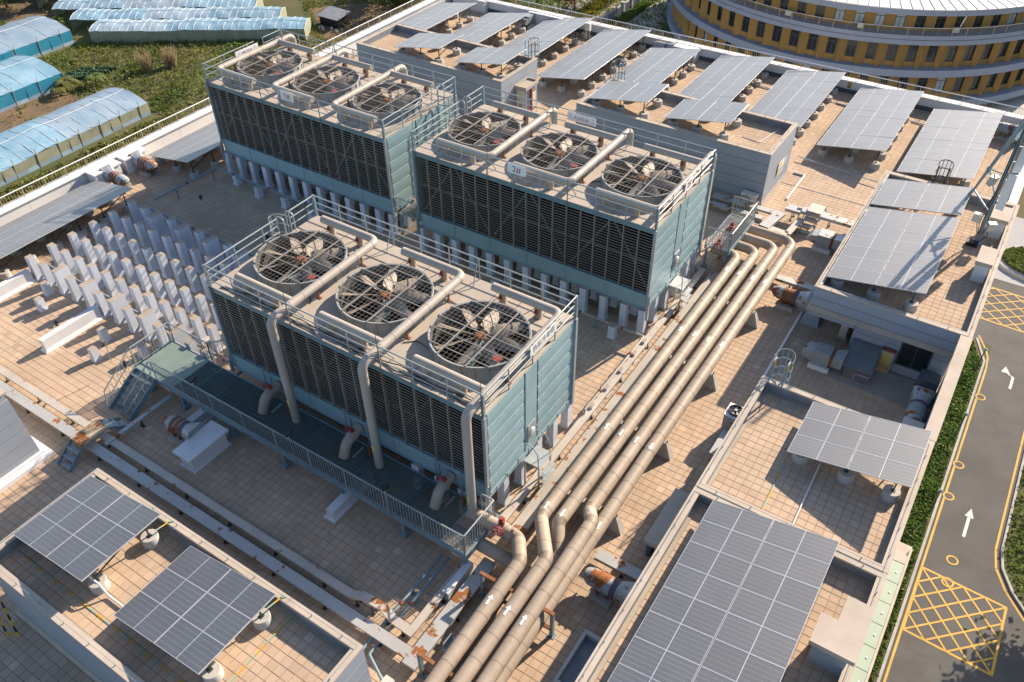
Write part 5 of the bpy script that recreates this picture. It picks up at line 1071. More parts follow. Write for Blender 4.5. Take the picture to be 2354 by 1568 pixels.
sign('white 1# sign on the railing of the tower by the field', (-19.9,11.93,6.0), 0, .85, .46, '1#', .40, 'signred')
sign('white 2# sign with a rusted edge on the front railing', (-6.47,11.79,6.08), 0, .92, .44, '2#', .40, 'signred')
sign('white 2# sign on the end railing facing the pipe bends', (.02,14.65,6.02), rad(90), .72, .42, '2#', .36, 'signred')
sign('long white sign with raised grey characters on the end railing of the near tower', (.05,3.35,6.03), rad(90), 1.6, .40, '热泵冷却塔', .27, 'signgrey')
sign('blue white back of a sign on the rear railing of the 2# tower', (-6.5,17.31,6.05), 0, 1.5, .42, '三 AUXUA 三', .24, 'signgrey')
sign('white sign with thin lettering on the field side railing of the 1# tower', (-25.82,14.9,5.98), rad(90), 1.6, .40, '三 MUXA 三', .25, 'signgrey')
t = sign('white poster with yellow and blue patches on the penthouse end wall', (.60,26.62,1.28), rad(90), .9, .75, '', .1, 'signred'); 
for (x0,z0,x1,z1,m) in ((-.40,-.33,-.05,.0,'yellowcab'),(0,-.3,.35,-.05,mat('poster_blue',(.25,.42,.58),rough=.6,dirt=0)),(-.3,.08,.2,.28,mat('poster_sun',(.75,.5,.1),rough=.6,dirt=0))): m_ = MB(); m_.quad((x0,-.0085,z0),(x1,-.0085,z0),(x1,-.0085,z1),(x0,-.0085,z1)); part('poster_patch', m_, m, t)
for k in range(4): m_ = MB(); m_.box(.5,-.008,.25-.12*k,.95,-.004,.265-.12*k); part('wall_lettering', m_, 'whitepaint', t)
t = local('warning_sign', 'yellow triangular warning sign on the back parapet', 'sign', (.42,40.478,.5)); m_ = MB(); m_.box(-.14,-.008,-.2,.14,.003,.2); part('board', m_, 'yellowcab', t); m_ = MB(); m_.add([(-.1,-.0095,-.06),(.1,-.0095,-.06),(0,-.0095,.14)],[(0,1,2)]); m_.quad((-.1,-.0095,-.16),(.1,-.0095,-.16),(.1,-.0095,-.1),(-.1,-.0095,-.1)); part('pictogram', m_, 'black', t); m_ = MB(); m_.add([(-.07,-.0105,-.045),(.07,-.0105,-.045),(0,-.0105,.105)],[(0,1,2)]); m_.beam((-.015,-.0115,.05),(.015,-.0115,-.02),.012,.001); part('triangle', m_, 'strapy', t)
def strap(label, pts, w=.045, seg=.34):
    t = thing('earthing_strap', label, 'strap', tuple(pts[0])); path = [Vector(p) for p in pts]; k = 0
    for a, b in zip(path, path[1:]):
        n = max(1, int(round((b-a).length/seg)))
        for i in range(n): m_ = MB(); m_.beam(a+(b-a)*(i/n), a+(b-a)*((i+1)/n), w, .012); part('strap_band', m_, 'strapy' if k % 2 else 'strapg', t); k += 1
    return t
F = 2.615
strap('yellow and green striped earthing strap along the two dark blue arrays', [(-10.15,-9.92,F),(-.2,-9.95,F)])
strap('yellow and green striped earthing strap across the end of the strapped roof', [(-1.72,-6.99,F+.02),(-1.72,-10.4,F)])
strap('yellow green strap from an array leg over the parapet coping', [(-6.9,-7.35,F+.45),(-6.85,-6.9,3.02),(-6.75,-6.78,3.02)], seg=.2)
strap('yellow green strap from the second array leg over the parapet coping', [(-2.2,-7.35,F+.45),(-2.15,-6.9,3.02),(-2.05,-6.78,3.02)], seg=.2)
strap('yellow and green earthing strap beside the white conduit on the smaller roof', [(7.86,5.6,F),(7.93,3.2,F)], seg=.4)
small_pipe('thin white conduit crossing the roof below the six panel array', [(8.83,6.2,F+.02),(8.89,3.2,F+.02)], .022, 'pvc', .03)
small_pipe('white conduit linking the two dark blue arrays', [(-7.2,-9.4,3.3),(-7.05,-9.4,F+.46),(-6.75,-9.4,F+.46),(-6.55,-9.4,F+.05),(-5.3,-9.4,F+.05)], .03, 'pvc', .06)
small_pipe('white conduit on the poster penthouse roof', [(-1.6,26.2,F+.02),(-.6,26.0,F+.02),(-.2,28.1,F+.02)], .02, 'pvc', .03)
t = thing('leaning_ladder', 'black and yellow striped ladder leaning on the strapped penthouse wall', 'ladder', (-10.3,-11.2,0)); lo = Vector((-9.9,-11.35,.02)); hi = Vector((-10.75,-10.85,2.6)); sd = Vector((.35,.2,0)).normalized()*.17
for sg in (-1,1):
    m_ = MB(); m_.cur = 0
    for i in range(12): m_.cur = i % 2; m_.beam(lo+sd*sg+(hi-lo)*(i/12), lo+sd*sg+(hi-lo)*((i+1)/12), .05,.03)
    part('stile', m_, ['strapy','black'], t)
for i in range(9): m_ = MB(); q = lo+(hi-lo)*((i+.5)/9); m_.beam(q-sd,q+sd,.03,.03); part('rung', m_, 'strapy', t)
# back-deck conduits and curbs
for (a, b, lb) in (((-7.9,38.6),(-4.0,38.3),0),((.3,38.5),(1.1,38.4),1),((4.9,38.4),(5.7,38.3),2),((-17.9,39.0),(-12,38.8),3)):
    small_pipe(['white conduit between arrays behind the poster penthouse','white conduit stub right of the warning sign array','white conduit stub near the big pointed shadow array','white conduit across the deck behind the long open array'][lb], [(a[0],a[1],.06),(b[0],b[1],.06)], .045, 'pvc', .03)
small_pipe('thin blue grey pipe in front of the big pointed shadow array', [(.6,30.2,.2),(6.2,29.6,.2)], .03, 'galv', .03)
small_pipe('white cornered upstand rail beside the poster penthouse', [(.9,28.6,.05),(1.5,28.6,.05),(1.5,25.7,.05)], .05, 'pvc', .05)
m_ = MB(); m_.box(5.45,19.3,0,5.62,22.8,.32); solo('white_kerb', m_, 'whitepaint', 'white painted kerb along the overhanging penthouse wall', 'kerb', (5.53,21,0))
# ------------------------------------------------------------------ leaves
def leaf_cloud(name, pts, size, m, parent=None, flat=.5, aspect=1.6, kind=None, org=(0,0,0)):
    pts = np.asarray(pts, float); n = len(pts); s = size*RNG.uniform(.6,1.4,n)
    th = RNG.uniform(0,2*math.pi,n); u = np.stack([np.cos(th),np.sin(th),RNG.uniform(-.6,.6,n)],1); u /= np.linalg.norm(u,axis=1,keepdims=True)
    w = RNG.normal(size=(n,3)); w[:,2] *= flat; v = np.cross(u,w); v /= np.linalg.norm(v,axis=1,keepdims=True)+1e-9
    a = u*(s*aspect*.5)[:,None]; b = v*(s*.5)[:,None]
    V = np.stack([pts-a, pts+b*.9, pts+a, pts-b*.9],1).reshape(-1,3); F_ = np.arange(4*n).reshape(-1,4)
    o = soup(name, V, F_, m, parent, org)
    if kind: o['kind'] = kind
    return o
def blade_cloud(name, pts, h, w, m, kind='stuff', lean=.5):
    pts = np.asarray(pts, float); n = len(pts); th = RNG.uniform(0,2*math.pi,n); hh = h*RNG.uniform(.5,1.4,n); ww = w*RNG.uniform(.6,1.3,n)
    d = np.stack([np.cos(th),np.sin(th),np.zeros(n)],1)*(ww/2)[:,None]; ph = RNG.uniform(0,2*math.pi,n); tip = np.stack([np.cos(ph)*lean,np.sin(ph)*lean,np.ones(n)],1)*hh[:,None]
    V = np.stack([pts-d, pts+d, pts+d*.45+tip, pts-d*.45+tip],1).reshape(-1,3); o = soup(name, V, np.arange(4*n).reshape(-1,4), m)
    o['kind'] = kind; return o
def in_poly(P, poly):
    x, y = P[:,0], P[:,1]; ins = np.zeros(len(P),bool); j = len(poly)-1
    for i in range(len(poly)):
        xi, yi = poly[i]; xj, yj = poly[j]
        c = ((yi > y) != (yj > y)) & (x < (xj-xi)*(y-yi)/(yj-yi+1e-12)+xi); ins ^= c; j = i
    return ins
def scatter(poly, n):
    poly = np.array(poly); lo = poly.min(0); hi = poly.max(0); out = np.zeros((0,2))
    while len(out) < n:
        P = RNG.uniform(lo, hi, (n*2,2)); out = np.concatenate([out, P[in_poly(P, poly)]])
    return out[:n]
def lump(P, f, seed=0):
    x, y = P[:,0]*f, P[:,1]*f
    return (np.sin(x*1.3+seed)*np.cos(y*1.7+seed*2)+np.sin(x*2.9+y*1.1+seed)*.5+np.cos(x*.7-y*2.3+seed*3)*.5)*.5

# ------------------------------------------------------------------ the field left of the building
GH = [[(-101.5,47.5),(-75,65.5),(-90,78),(-122,56)], [(-113,18),(-101,18),(-101.5,47.8),(-112,47)], [(-102.5,10),(-90,10),(-90.5,38.2),(-101.5,38.2)], [(-83,10),(-73.8,10),(-73.8,38.8),(-82.5,38.8)]]
soil = [[(-92,26),(-83.2,26),(-84,36),(-92,37)], [(-73,66),(-62,78),(-74,84),(-84,74)], [(-126,45),(-114,47),(-114,52),(-124,58)]]
for k, pl in enumerate(soil):
    m_ = MB(); m_.prism(pl, GZ-.05, GZ+.015+.004*k); struct('bare_soil', m_, 'earth')
field = [(-128,6),(-33,-4),(-33,105),(-70,120),(-128,75)]
P = scatter(field, 95000); vis = np.array([seen((x,y,GZ),60) for x,y in P]); P = P[vis]
for g_ in GH: P = P[~in_poly(P, g_)]
for g_ in soil: P = P[~in_poly(P, g_) | (RNG.random(len(P)) < .10)]
hgt = .18+.30*np.clip(lump(P,.33,1)+.35,0,1.3)
blade_cloud('field_grass', np.column_stack([P, np.full(len(P),GZ)]), .36, .16, 'grass', lean=.7)
Q = P[RNG.random(len(P)) < .62]; hq = np.clip(lump(Q,.33,1)*.55+lump(Q,1.1,4)*.25+.18,0.02,1.2)
leaf_cloud('field_weeds', np.column_stack([Q+RNG.normal(0,.15,Q.shape), GZ+hq*RNG.uniform(.25,1.0,len(Q))]), .19, 'weed', kind='stuff')
Q = P[(lump(P,.21,7) > .35)]; hq = np.clip(lump(Q,.21,7)-.3,0,1)*1.5
leaf_cloud('field_scrub', np.column_stack([Q+RNG.normal(0,.2,Q.shape), GZ+hq*RNG.uniform(.1,1.0,len(Q))+.1]), .27, 'hedge', kind='stuff')
# greenhouses: arched plastic spans with ribs, eave posts and netting walls
def greenhouse(label, base, ux, L, spans, w, eave, rise, film, side, rib=1.1, wavy=.12, group=None):
    """base: front left corner, ux: unit vector along the ridge, spans laid out to the left of ux"""
    t = thing('greenhouse', label, 'greenhouse', (base[0],base[1],GZ)); ux = Vector((*ux,0)).normalized(); vx = Vector((-ux.y,ux.x,0)); B = Vector((base[0],base[1],GZ))
    n = max(2, int(L/rib)); seg = 7
    for s_ in range(spans):
        sh = spans_shift*s_ if (spans_shift := globals().get('GH_SHIFT',0)) else 0
        o0 = B+vx*(w*s_)+ux*sh; mb_f = [MB() for _ in range(3)]
        def pt(i, k, ph):
            f = k/seg; z = eave+rise*math.sin(math.pi*f)**.8+wavy*math.sin(i*.55+s_*1.7)+.05*math.sin(i*2.1+k)+.06*math.sin(i*.21*5+ph); return o0+ux*(L*i/n)+vx*(w*f)+Vector((0,0,z))
        m_ = MB(); V = [pt(i/2,k,0)-Vector((0,0,.03*(i % 2)+(RNG.normal(0,.03) if 0 < k < seg else 0))) for i in range(2*n+1) for k in range(seg+1)]
        fs = [(i*(seg+1)+k,i*(seg+1)+k+1,(i+1)*(seg+1)+k+1,(i+1)*(seg+1)+k) for i in range(2*n) for k in range(seg)]
        b1 = 2*int(n*.36); b2 = 2*int(n*.66)
        for j, (i0, i1) in enumerate(((0,b1),(b1,b2),(b2,2*n))):
            m_ = MB(); m_.add(V[i0*(seg+1):(i1+1)*(seg+1)], [tuple(q-i0*(seg+1) for q in f) for f in fs[i0*seg:i1*seg]])
            part('roof_film', m_, film[(s_*2+j) % len(film)], t, 60)
        for i in range(0, n+1):
            m_ = MB(); m_.sweep([pt(i,k,0)+Vector((0,0,.01)) for k in range(seg+1)], .02, 5); part('rib', m_, 'whitepaint', t)
        m_ = MB(); m_.sweep([pt(i,seg/2,0)+Vector((0,0,.05)) for i in range(0,n+1)], .03, 5); part('ridge_tape', m_, 'whitepaint', t)
        for e_, i in ((0,0),(1,n)):
            m_ = MB(); vs = [pt(i,k,0) for k in range(seg+1)]+[Vector((*(pt(i,k,0).xy),GZ)) for k in (seg,0)]; m_.add(vs,[tuple(range(len(vs)))]); part('end_wall', m_, 'net', t)
    for row, sd in ((0,1),(spans,1)):
        sh = 0
        for i in range(n):
            z0 = eave+wavy*math.sin(i*.55); a = B+vx*(w*row)+ux*(L*i/n); b = B+vx*(w*row)+ux*(L*(i+1)/n); bow = vx*(.04*math.sin(i*1.9))
            m_ = MB(); m_.quad(a,b,b+bow+Vector((0,0,.45)),a+bow+Vector((0,0,.45))); part('skirt_film', m_, side[0], t)
            m_ = MB(); m_.quad(a+bow+Vector((0,0,.45)),b+bow+Vector((0,0,.45)),b+Vector((0,0,z0)),a+Vector((0,0,z0))); part('side_net', m_, side[1], t)
        for i in range(0, n+1, 2): a = B+vx*(w*row)+ux*(L*i/n); m_ = MB(); m_.cyl(a+Vector((0,0,-.1)),a+Vector((.05,.05,eave+.65)),.04,n=6); part('post', m_, 'bamboo', t)
    return t
GH_SHIFT = -4.4
greenhouse('multi span blue and milky plastic greenhouse at the far side of the field', (-100.2,48.3), (.83,.55), 29.5, 5, 4.5, 1.55, .34, ['filmpale','film','film','filmpale','film'], ['net','net'], 1.0, .05)
GH_SHIFT = 0
greenhouse('blue plastic greenhouse with deep blue side strip, inner of the two long ones', (-90.8,8), (0,1), 29.8, 1, 10.2, 1.7, .9, ['film'], ['filmpale','filmdeep'], 1.6, .1)
greenhouse('blue plastic greenhouse with deep blue side strip, outer of the two long ones', (-101.6,12), (-.02,1), 35, 1, 9.6, 1.9, .9, ['film','film','filmpale'], ['filmpale','filmdeep'], 1.6, .1)
greenhouse('low pale blue greenhouse along the parapet with torn grey netting', (-74.6,8), (-.02,1), 30.3, 1, 7.6, 1.5, .75, ['filmpale','film'], ['filmpale','net'], 1.3, .08)
# plants in the field
def banana(label, x, y, h):
    t = thing('banana_plant', label, 'plant', (x,y,GZ)); m_ = MB(); m_.cyl((x,y,GZ),(x+.1,y,GZ+h*.5),.14,.09,n=8); part('stem', m_, 'banana', t, 40)
    for k in range(9):
        a = k*.72+RNG.uniform(-.2,.2); L = h*RNG.uniform(.55,.8); m_ = MB(); vs = []
        for i in range(7): f = i/6; r = L*f; z = GZ+h*.48+L*(.75*f-.75*f*f*1.25); wd = .28*math.sin(math.pi*min(.97,f*.9+.08)); vs += [(x+r*math.cos(a)-wd*math.sin(a),y+r*math.sin(a)+wd*math.cos(a),z),(x+r*math.cos(a)+wd*math.sin(a),y+r*math.sin(a)-wd*math.cos(a),z)]
        m_.add(vs,[(2*i,2*i+1,2*i+3,2*i+2) for i in range(6)]); part('leaf', m_, 'banana', t)
banana('broad leaved banana plant beside the cabbage rows', -87.6,39.9,2.3); banana('banana plant at the corner of the blue greenhouse', -89.3,36.9,2.6); banana('drooping banana plant next to the deep blue side strip', -89.0,35.8,2.0)
for (x, y, lb) in ((-85.7,46.2,'greenish clump of tall plume grass'),(-84.2,48.8,'tan clump of tall plume grass in the open field'),(-74.5,60.0,'tall plume grass clump by the greenhouse corner near the 1# tower')):
    n = 320; th = RNG.uniform(0,2*math.pi,n); r = RNG.uniform(0,.55,n); pts = np.column_stack([x+r*np.cos(th),y+r*np.sin(th),np.full(n,GZ)]); o = blade_cloud('plume_grass', pts, 1.9, .07, 'pampas', lean=.33); del o['kind']; o['label'] = lb; o['category'] = 'grass clump'
for r_ in range(4):
    for k in range(11):
        c = Vector((-93.4+.36*k,38.8+1.05*r_+.22*k,GZ)); pts = c+Vector((0,0,.18)); n = 46; th = RNG.uniform(0,2*math.pi,n); rr = RNG.uniform(.05,.30,n); P_ = np.column_stack([pts.x+rr*np.cos(th),pts.y+rr*np.sin(th),GZ+.08+.3*RNG.random(n)])
        o = leaf_cloud('cabbage_plant', P_, .24, 'cabbage', org=tuple(c)); o['label'] = 'bluish green cabbage plant in the vegetable rows'; o['category'] = 'vegetable'; o['group'] = 'cabbages in the field'
t = thing('field_shack', 'low dark tarp shack with clutter at the edge of the field', 'shack', (-76,71,GZ)); m_ = MB(); m_.box(-78,70,GZ,-74.6,72.4,GZ+1.3); part('body', m_, 'black', t); m_ = MB(); m_.add([(-78.3,69.7,GZ+1.3),(-74.3,69.7,GZ+1.25),(-74.3,72.7,GZ+1.6),(-78.3,72.7,GZ+1.7),(-78.3,69.7,GZ+1.36),(-74.3,69.7,GZ+1.33),(-74.3,72.7,GZ+1.7),(-78.3,72.7,GZ+1.8)],[(0,3,2,1),(4,5,6,7),(0,1,5,4),(1,2,6,5),(2,3,7,6),(3,0,4,7)]); part('roof', m_, 'upstand', t)
for k in range(9): x = -79+RNG.uniform(0,5); y = 69.2+RNG.uniform(-.6,.3); m_ = MB(); m_.frus((x-.16,y-.14,x+.16,y+.14),(x-.12,y-.1,x+.12,y+.1),GZ,GZ+.3); solo('sack', m_, 'offwhite', 'pale sack lying in front of the tarp shack', 'sack', (x,y,GZ), 'sacks by the shack')
def limb(mb, a, b, r0, r1): mb.cyl(a,b,r0,r1,n=7,caps=False)
def tree(label, x, y, h, cr, leaf='treeleaf', nl=2600, ls=.22, z=GZ, flowers=0, sparse=False, cat='tree'):
    t = thing('tree', label, cat, (x,y,z)); m_ = MB(); top = Vector((x,y,z+h*.55)); limb(m_, Vector((x,y,z-.1)), top, .035*h, .018*h); tips = []
    for k in range(7 if not sparse else 9):
        a = k*2.399; el = RNG.uniform(.35,.95); L = cr*RNG.uniform(.7,1.05); s0 = Vector((x,y,z+h*RNG.uniform(.32,.55))); e = s0+Vector((math.cos(a)*math.cos(el),math.sin(a)*math.cos(el),math.sin(el)))*L; limb(m_, s0, e, .013*h, .005*h); tips.append(e)
        for j in range(3): e2 = e+Vector((RNG.uniform(-1,1),RNG.uniform(-1,1),RNG.uniform(0,.8)))*cr*.35; limb(m_, s0+(e-s0)*.65, e2, .006*h, .003*h); tips.append(e2)
    part('trunk', m_, 'bark', t, 50)
    T = np.array([tuple(e) for e in tips]); c = T[RNG.integers(0,len(T),nl)]; sp = cr*(.27 if not sparse else .22); P_ = c+RNG.normal(0,1,(nl,3))*np.array([sp,sp,sp*.7]); P_[:,2] = np.maximum(P_[:,2], z+h*.22)
    leaf_cloud('crown', P_, ls, leaf, t, org=(x,y,z))
    if flowers: c = T[RNG.integers(0,len(T),flowers)]; leaf_cloud('blossom', c+RNG.normal(0,1,(flowers,3))*sp*.9, ls*1.25, 'flower', t, org=(x,y,z))
for k, (x, y, h, c) in enumerate(((-121,47.6,5.5,2.6),(-123.5,50.2,6.5,3),(-119.5,52.5,4.5,2.2),(-126,54,6,2.8))): tree(['dark leafy tree beside the end of the multi span greenhouse','taller dark tree behind the greenhouse corner','small rounded tree by the brown path','outer dark tree at the field corner'][k], x, y, h, c)
for k, (x, y, h, c) in enumerate(((-70.5,77,4,2.3),(-66,80,5,2.6),(-61,80.5,4.2,2.4),(-75.5,80,3.6,2),(-58,85,5.2,2.7),(-64,87,5.5,2.8),(-70,86.5,5,2.6),(-78,84.5,4.6,2.4),(-53.5,79,3.2,1.9))): tree('leafy shrub tree in the thicket behind the tarp shack' , x, y, h, c, 'hedge' if k % 2 else 'treeleaf', 2200, .24)
for o in list(bpy.data.objects):
    if o.get('label','').startswith('leafy shrub tree in the thicket'): o['group'] = 'thicket trees'
# lush strip between the low greenhouse and the building wall
strip = [(-73,8),(-58,18),(-52,40),(-60,44),(-73,39)]
P_ = scatter(strip, 9000); hq = .25+.7*np.clip(lump(P_,.4,3)+.3,0,1)
leaf_cloud('verge_weeds', np.column_stack([P_, GZ+hq*RNG.uniform(.1,1,len(P_))]), .26, 'grass', kind='stuff')

# ------------------------------------------------------------------ street side behind the building
def sheet(name, x0, y0, x1, y1, z, m): m_ = MB(); m_.quad((x0,y0,z),(x1,y0,z),(x1,y1,z),(x0,y1,z)); return struct(name, m_, m)
sheet('street', -57, 60, -49.3, 240, GZ+.02, 'street'); sheet('pavement', -46.1, 60, -43.2, 240, GZ+.025, 'screed'); sheet('plaza', -41.0, 45, 12, 240, GZ+.03, 'paving')
m_ = MB(); m_.box(-49.3,60,GZ,-49.0,240,GZ+.14); struct('kerb', m_, 'kerb')
for x in (-57.4,): m_ = MB(); m_.box(x,60,GZ,x+.3,240,GZ+.14); struct('kerb', m_, 'kerb')
def hedge_row(label, x, y0, y1, w, h, leaf, n, ls=.16):
    P_ = np.column_stack([RNG.uniform(x-w/2,x+w/2,n), RNG.uniform(y0,y1,n), np.zeros(n)]); top = h*(.8+.25*np.sin(P_[:,1]*2.3)*np.cos(P_[:,1]*.9)); P_[:,2] = GZ+top*np.sqrt(RNG.random(n)); o = leaf_cloud('hedge', P_, ls, leaf, org=(x,(y0+y1)/2,GZ)); o['label'] = label; o['category'] = 'hedge'; return o
hedge_row('golden yellow hedge between the street and the pavement', -47.6, 84, 118, 2.0, .9, 'hedgey', 9000); hedge_row('green clipped hedge behind the panelled boundary wall', -41.8, 86, 118, 1.4, .8, 'hedge', 7000)
hedge_row('green shrub strip across the street by the parapet corner', -55.8, 74, 92, 2.0, .8, 'hedge', 5000)
t = thing('boundary_wall', 'grey boundary wall of pillars and blue grey slatted panels', 'wall', (-43,100,GZ))
for k in range(12):
    y = 88+2.6*k; m_ = MB(); m_.box(-43.25,y-.22,GZ,-42.75,y+.22,GZ+1.75); m_.box(-43.32,y-.29,GZ+1.75,-42.68,y+.29,GZ+1.85); part('pillar', m_, 'street', t)
    m_ = MB(); m_.box(-43.1,y+.23,GZ+.15,-42.9,y+2.37,GZ+1.45); pn = part('wall_panel', m_, 'galvblue', t); m_ = MB(); m_.box(-43.15,y+.23,GZ+1.451,-42.85,y+2.37,GZ+1.55); m_.box(-43.15,y+.23,GZ,-42.85,y+2.37,GZ+.149); part('wall_rail', m_, 'street', pn)
    for j in range(7): m_ = MB(); m_.box(-42.899,y+.35+.29*j,GZ+.16,-42.86,y+.40+.29*j,GZ+1.44); part('slat', m_, 'bandgrey', pn)
tree('sparse street tree with orange red blossom behind the parapet', -49.2, 92.6, 4.6, 2.3, 'treeleaf', 420, .24, flowers=420, sparse=True)
tree('second sparse street tree with orange red blossom', -48.6, 97.5, 4.2, 2.0, 'treeleaf', 300, .24, flowers=260, sparse=True)
t = thing('lamp_post', 'slim street lamp post beside the golden hedge', 'lamp post', (-46.4,98,GZ)); m_ = MB(); m_.cyl((-46.4,98,GZ),(-46.4,98,GZ+4.5),.07,.05,n=8); part('pole', m_, 'galv', t, 40); m_ = MB(); m_.beam((-46.4,98,GZ+4.5),(-47.3,98,GZ+4.6),.18,.08); part('lamp_head', m_, 'galv', t)
m_ = MB(); m_.lathe([(0,0),(.55,0),(.55,.02),(0,.02)],(-36.8,95.5,GZ+.03),20); solo('manhole_cover', m_, 'earth', 'round brown manhole cover in the pale plaza paving', 'manhole', (-36.8,95.5,GZ+.03))

# ------------------------------------------------------------------ round mustard building
YC = Vector((-12.81,106.51)); YR = 25.57
yb_ = thing('round_building', 'round mustard office building with grey bands and white seamed roof', 'building', (YC.x,YC.y,GZ))
def ring(r0, z0, r1, z1, a0=0, a1=2*math.pi, n=140): 
    m_ = MB(); vs = []
    for i in range(n+1): a = a0+(a1-a0)*i/n; c, s_ = math.cos(a), math.sin(a); vs += [(YC.x+r0*c,YC.y+r0*s_,z0),(YC.x+r1*c,YC.y+r1*s_,z1)]
    m_.add(vs,[(2*i,2*i+2,2*i+3,2*i+1) for i in range(n)]); return m_
m_ = ring(23.9,GZ,23.9,-8.6); part('wall', m_, 'mustard', yb_, 60)
def band(zb, zt, r, rin, line=None):
    m_ = ring(rin,zb,r,zb); m_.v += []; b = part('band', MBjoin(ring(r,zb,r,zt), ring(r,zt,rin,zt), ring(rin,zb,r,zb)), 'bandgrey', yb_, 30)
    if line: part('band_groove', MBjoin(ring(r+.012,line-.035,r+.012,line+.035)), 'winframe', b)
def MBjoin(*ms):
    o = MB()
    for m_ in ms: o.add(m_.v, m_.f)
    return o
band(-11.82,-10.80,YR,23.5,-11.28); band(-15.42,-14.62,YR,23.5); band(-19.02,-18.22,YR,23.5)
part('roof_fascia', MBjoin(ring(25.5,-8.72,25.5,-8.14), ring(23.5,-8.72,25.5,-8.72)), 'bandgrey', yb_, 30)
rf = part('roof', MBjoin(ring(25.55,-8.13,25.55,-8.05), ring(25.55,-8.05,3,-6.1)), 'roofmetal', yb_)
pitch = 2*math.pi/72; fac = math.atan2(CAM.y-YC.y, CAM.x-YC.x)
k0 = int((fac-rad(88))/pitch); k1 = int((fac+rad(80))/pitch)
for k in range(k0*2, k1*2):
    a = k*pitch/2; c, s_ = math.cos(a), math.sin(a); m_ = MB(); m_.beam((YC.x+25.5*c,YC.y+25.5*s_,-8.03),(YC.x+6*c,YC.y+6*s_,-6.33),.06,.06); part('roof_seam', m_, 'bandgrey', rf)
def pol(r, a, z): return (YC.x+r*math.cos(a), YC.y+r*math.sin(a), z)
for zi, (z0, z1, rw, fold, sill) in enumerate(((-10.80,-8.74,24.05,0,.18),(-14.62,-11.83,24.45,.55,.55),(-18.22,-15.43,24.45,.55,.55))):
    for k in range(k0, k1):
        a0 = (k+.0)*pitch; a1 = (k+.48)*pitch; a2 = (k+1)*pitch; am = (a1+a2)/2 
        # pier between windows, folded outward
        m_ = MB(); ap = a1+(a2-a1)*.28; rp = rw+fold
        base = [pol(rw,a1,z0),pol(rp,ap,z0),pol(rw+.0,a2,z0)]; topv = [(x,y,z1) for x,y,_ in base]; m_.add(base+topv,[(0,1,4,3),(1,2,5,4)])
        part('facade_pier', m_, 'mustard', yb_)
        m_ = MB(); m_.add([pol(rw,a0,z0),pol(rw,a1,z0),pol(rw,a1,z0+sill),pol(rw,a0,z0+sill)],[(0,1,2,3)]); m_.add([pol(rw,a0,z0+sill),pol(rw,a1,z0+sill),pol(rw-.14,a1,z0+sill),pol(rw-.14,a0,z0+sill)],[(0,1,2,3)]); part('sill_wall', m_, 'mustard', yb_)
        rg = rw-.14; e_ = .03/rg; zb = z0+sill; zt = z1-.02; lite = zi == 0 and k % 9 in (1,2,3,4)
        m_ = MB(); m_.add([pol(rg,a0,zb),pol(rg,a1,zb),pol(rg,a1,zt),pol(rg,a0,zt)],[(0,1,2,3)]); w_ = part('window', m_, 'curtain' if lite or (zi == 2 and k % 7 == 3) else 'glass', yb_)
        m_ = MB(); zm = zb+(zt-zb)*.62; r2 = rg+.03
        for (p, q) in ((a0,a0+2*e_),(a1-2*e_,a1),((a0+a1)/2-e_,(a0+a1)/2+e_)): m_.add([pol(r2,p,zb),pol(r2,q,zb),pol(r2,q,zt if p != (a0+a1)/2-e_ else zm),pol(r2,p,zt if p != (a0+a1)/2-e_ else zm)],[(0,1,2,3)])
        m_.add([pol(r2,a0,zm-.035),pol(r2,a1,zm-.035),pol(r2,a1,zm+.035),pol(r2,a0,zm+.035)],[(0,1,2,3)]); m_.add([pol(r2,a0,zb),pol(r2,a1,zb),pol(r2,a1,zb+.06),pol(r2,a0,zb+.06)],[(0,1,2,3)]); part('window_frame', m_, 'winframe', w_)
t = thing('terrace_railing', 'thin grey railing round the upper terrace of the mustard building', 'railing', (YC.x,YC.y,-10.8)); rr = YR-.12
m_ = MB(); m_.sweep([pol(rr,a,-10.0) for a in np.linspace(fac-1.45,fac+1.4,90)], .035, 6); part('top_rail', m_, 'offwhite', t); m_ = MB()
for a in np.linspace(fac-1.45,fac+1.4,300): x, y, _ = pol(rr,a,0); m_.box(x-.012,y-.012,-10.8,x+.012,y+.012,-10.02)
stuff(part('balusters', m_, 'bamboo', t))
for k, a in enumerate(np.linspace(fac-1.3,fac+1.3,44)): x, y, _ = pol(rr,a,0); m_ = MB(); m_.box(x-.03,y-.03,-10.8,x+.03,y+.03,-10.0); part('post', m_, 'bamboo', t)
for k, da in enumerate((-.30,.02,.42)):
    a = fac+da; x, y, _ = pol(24.75,a,0); tt = local('outdoor_unit', ['white outdoor unit on the mustard building terrace, beside bright blinds','white outdoor unit on the mustard building terrace, among dark windows','white outdoor unit on the terrace near the right end'][k], 'outdoor unit', (x,y,-10.8), a+math.pi/2); m_ = MB(); m_.box(-.34,-.15,.08,.34,.15,.62); part('case', m_, 'offwhite', tt); m_ = MB(); m_.box(-.3,-.12,0,.3,.12,.08); part('footing', m_, 'black', tt)
for k, da in enumerate((-.62,.44)):
    a = fac+da; tt = thing('downpipe', 'white rain downpipe on the mustard building', 'downpipe', pol(24.3,a,-10.8), 'white downpipes'); m_ = MB(); m_.cyl(pol(24.32,a,-10.79),pol(25.0,a,-8.73),.07,n=8); part('pipe', m_, 'pvc', tt, 40)
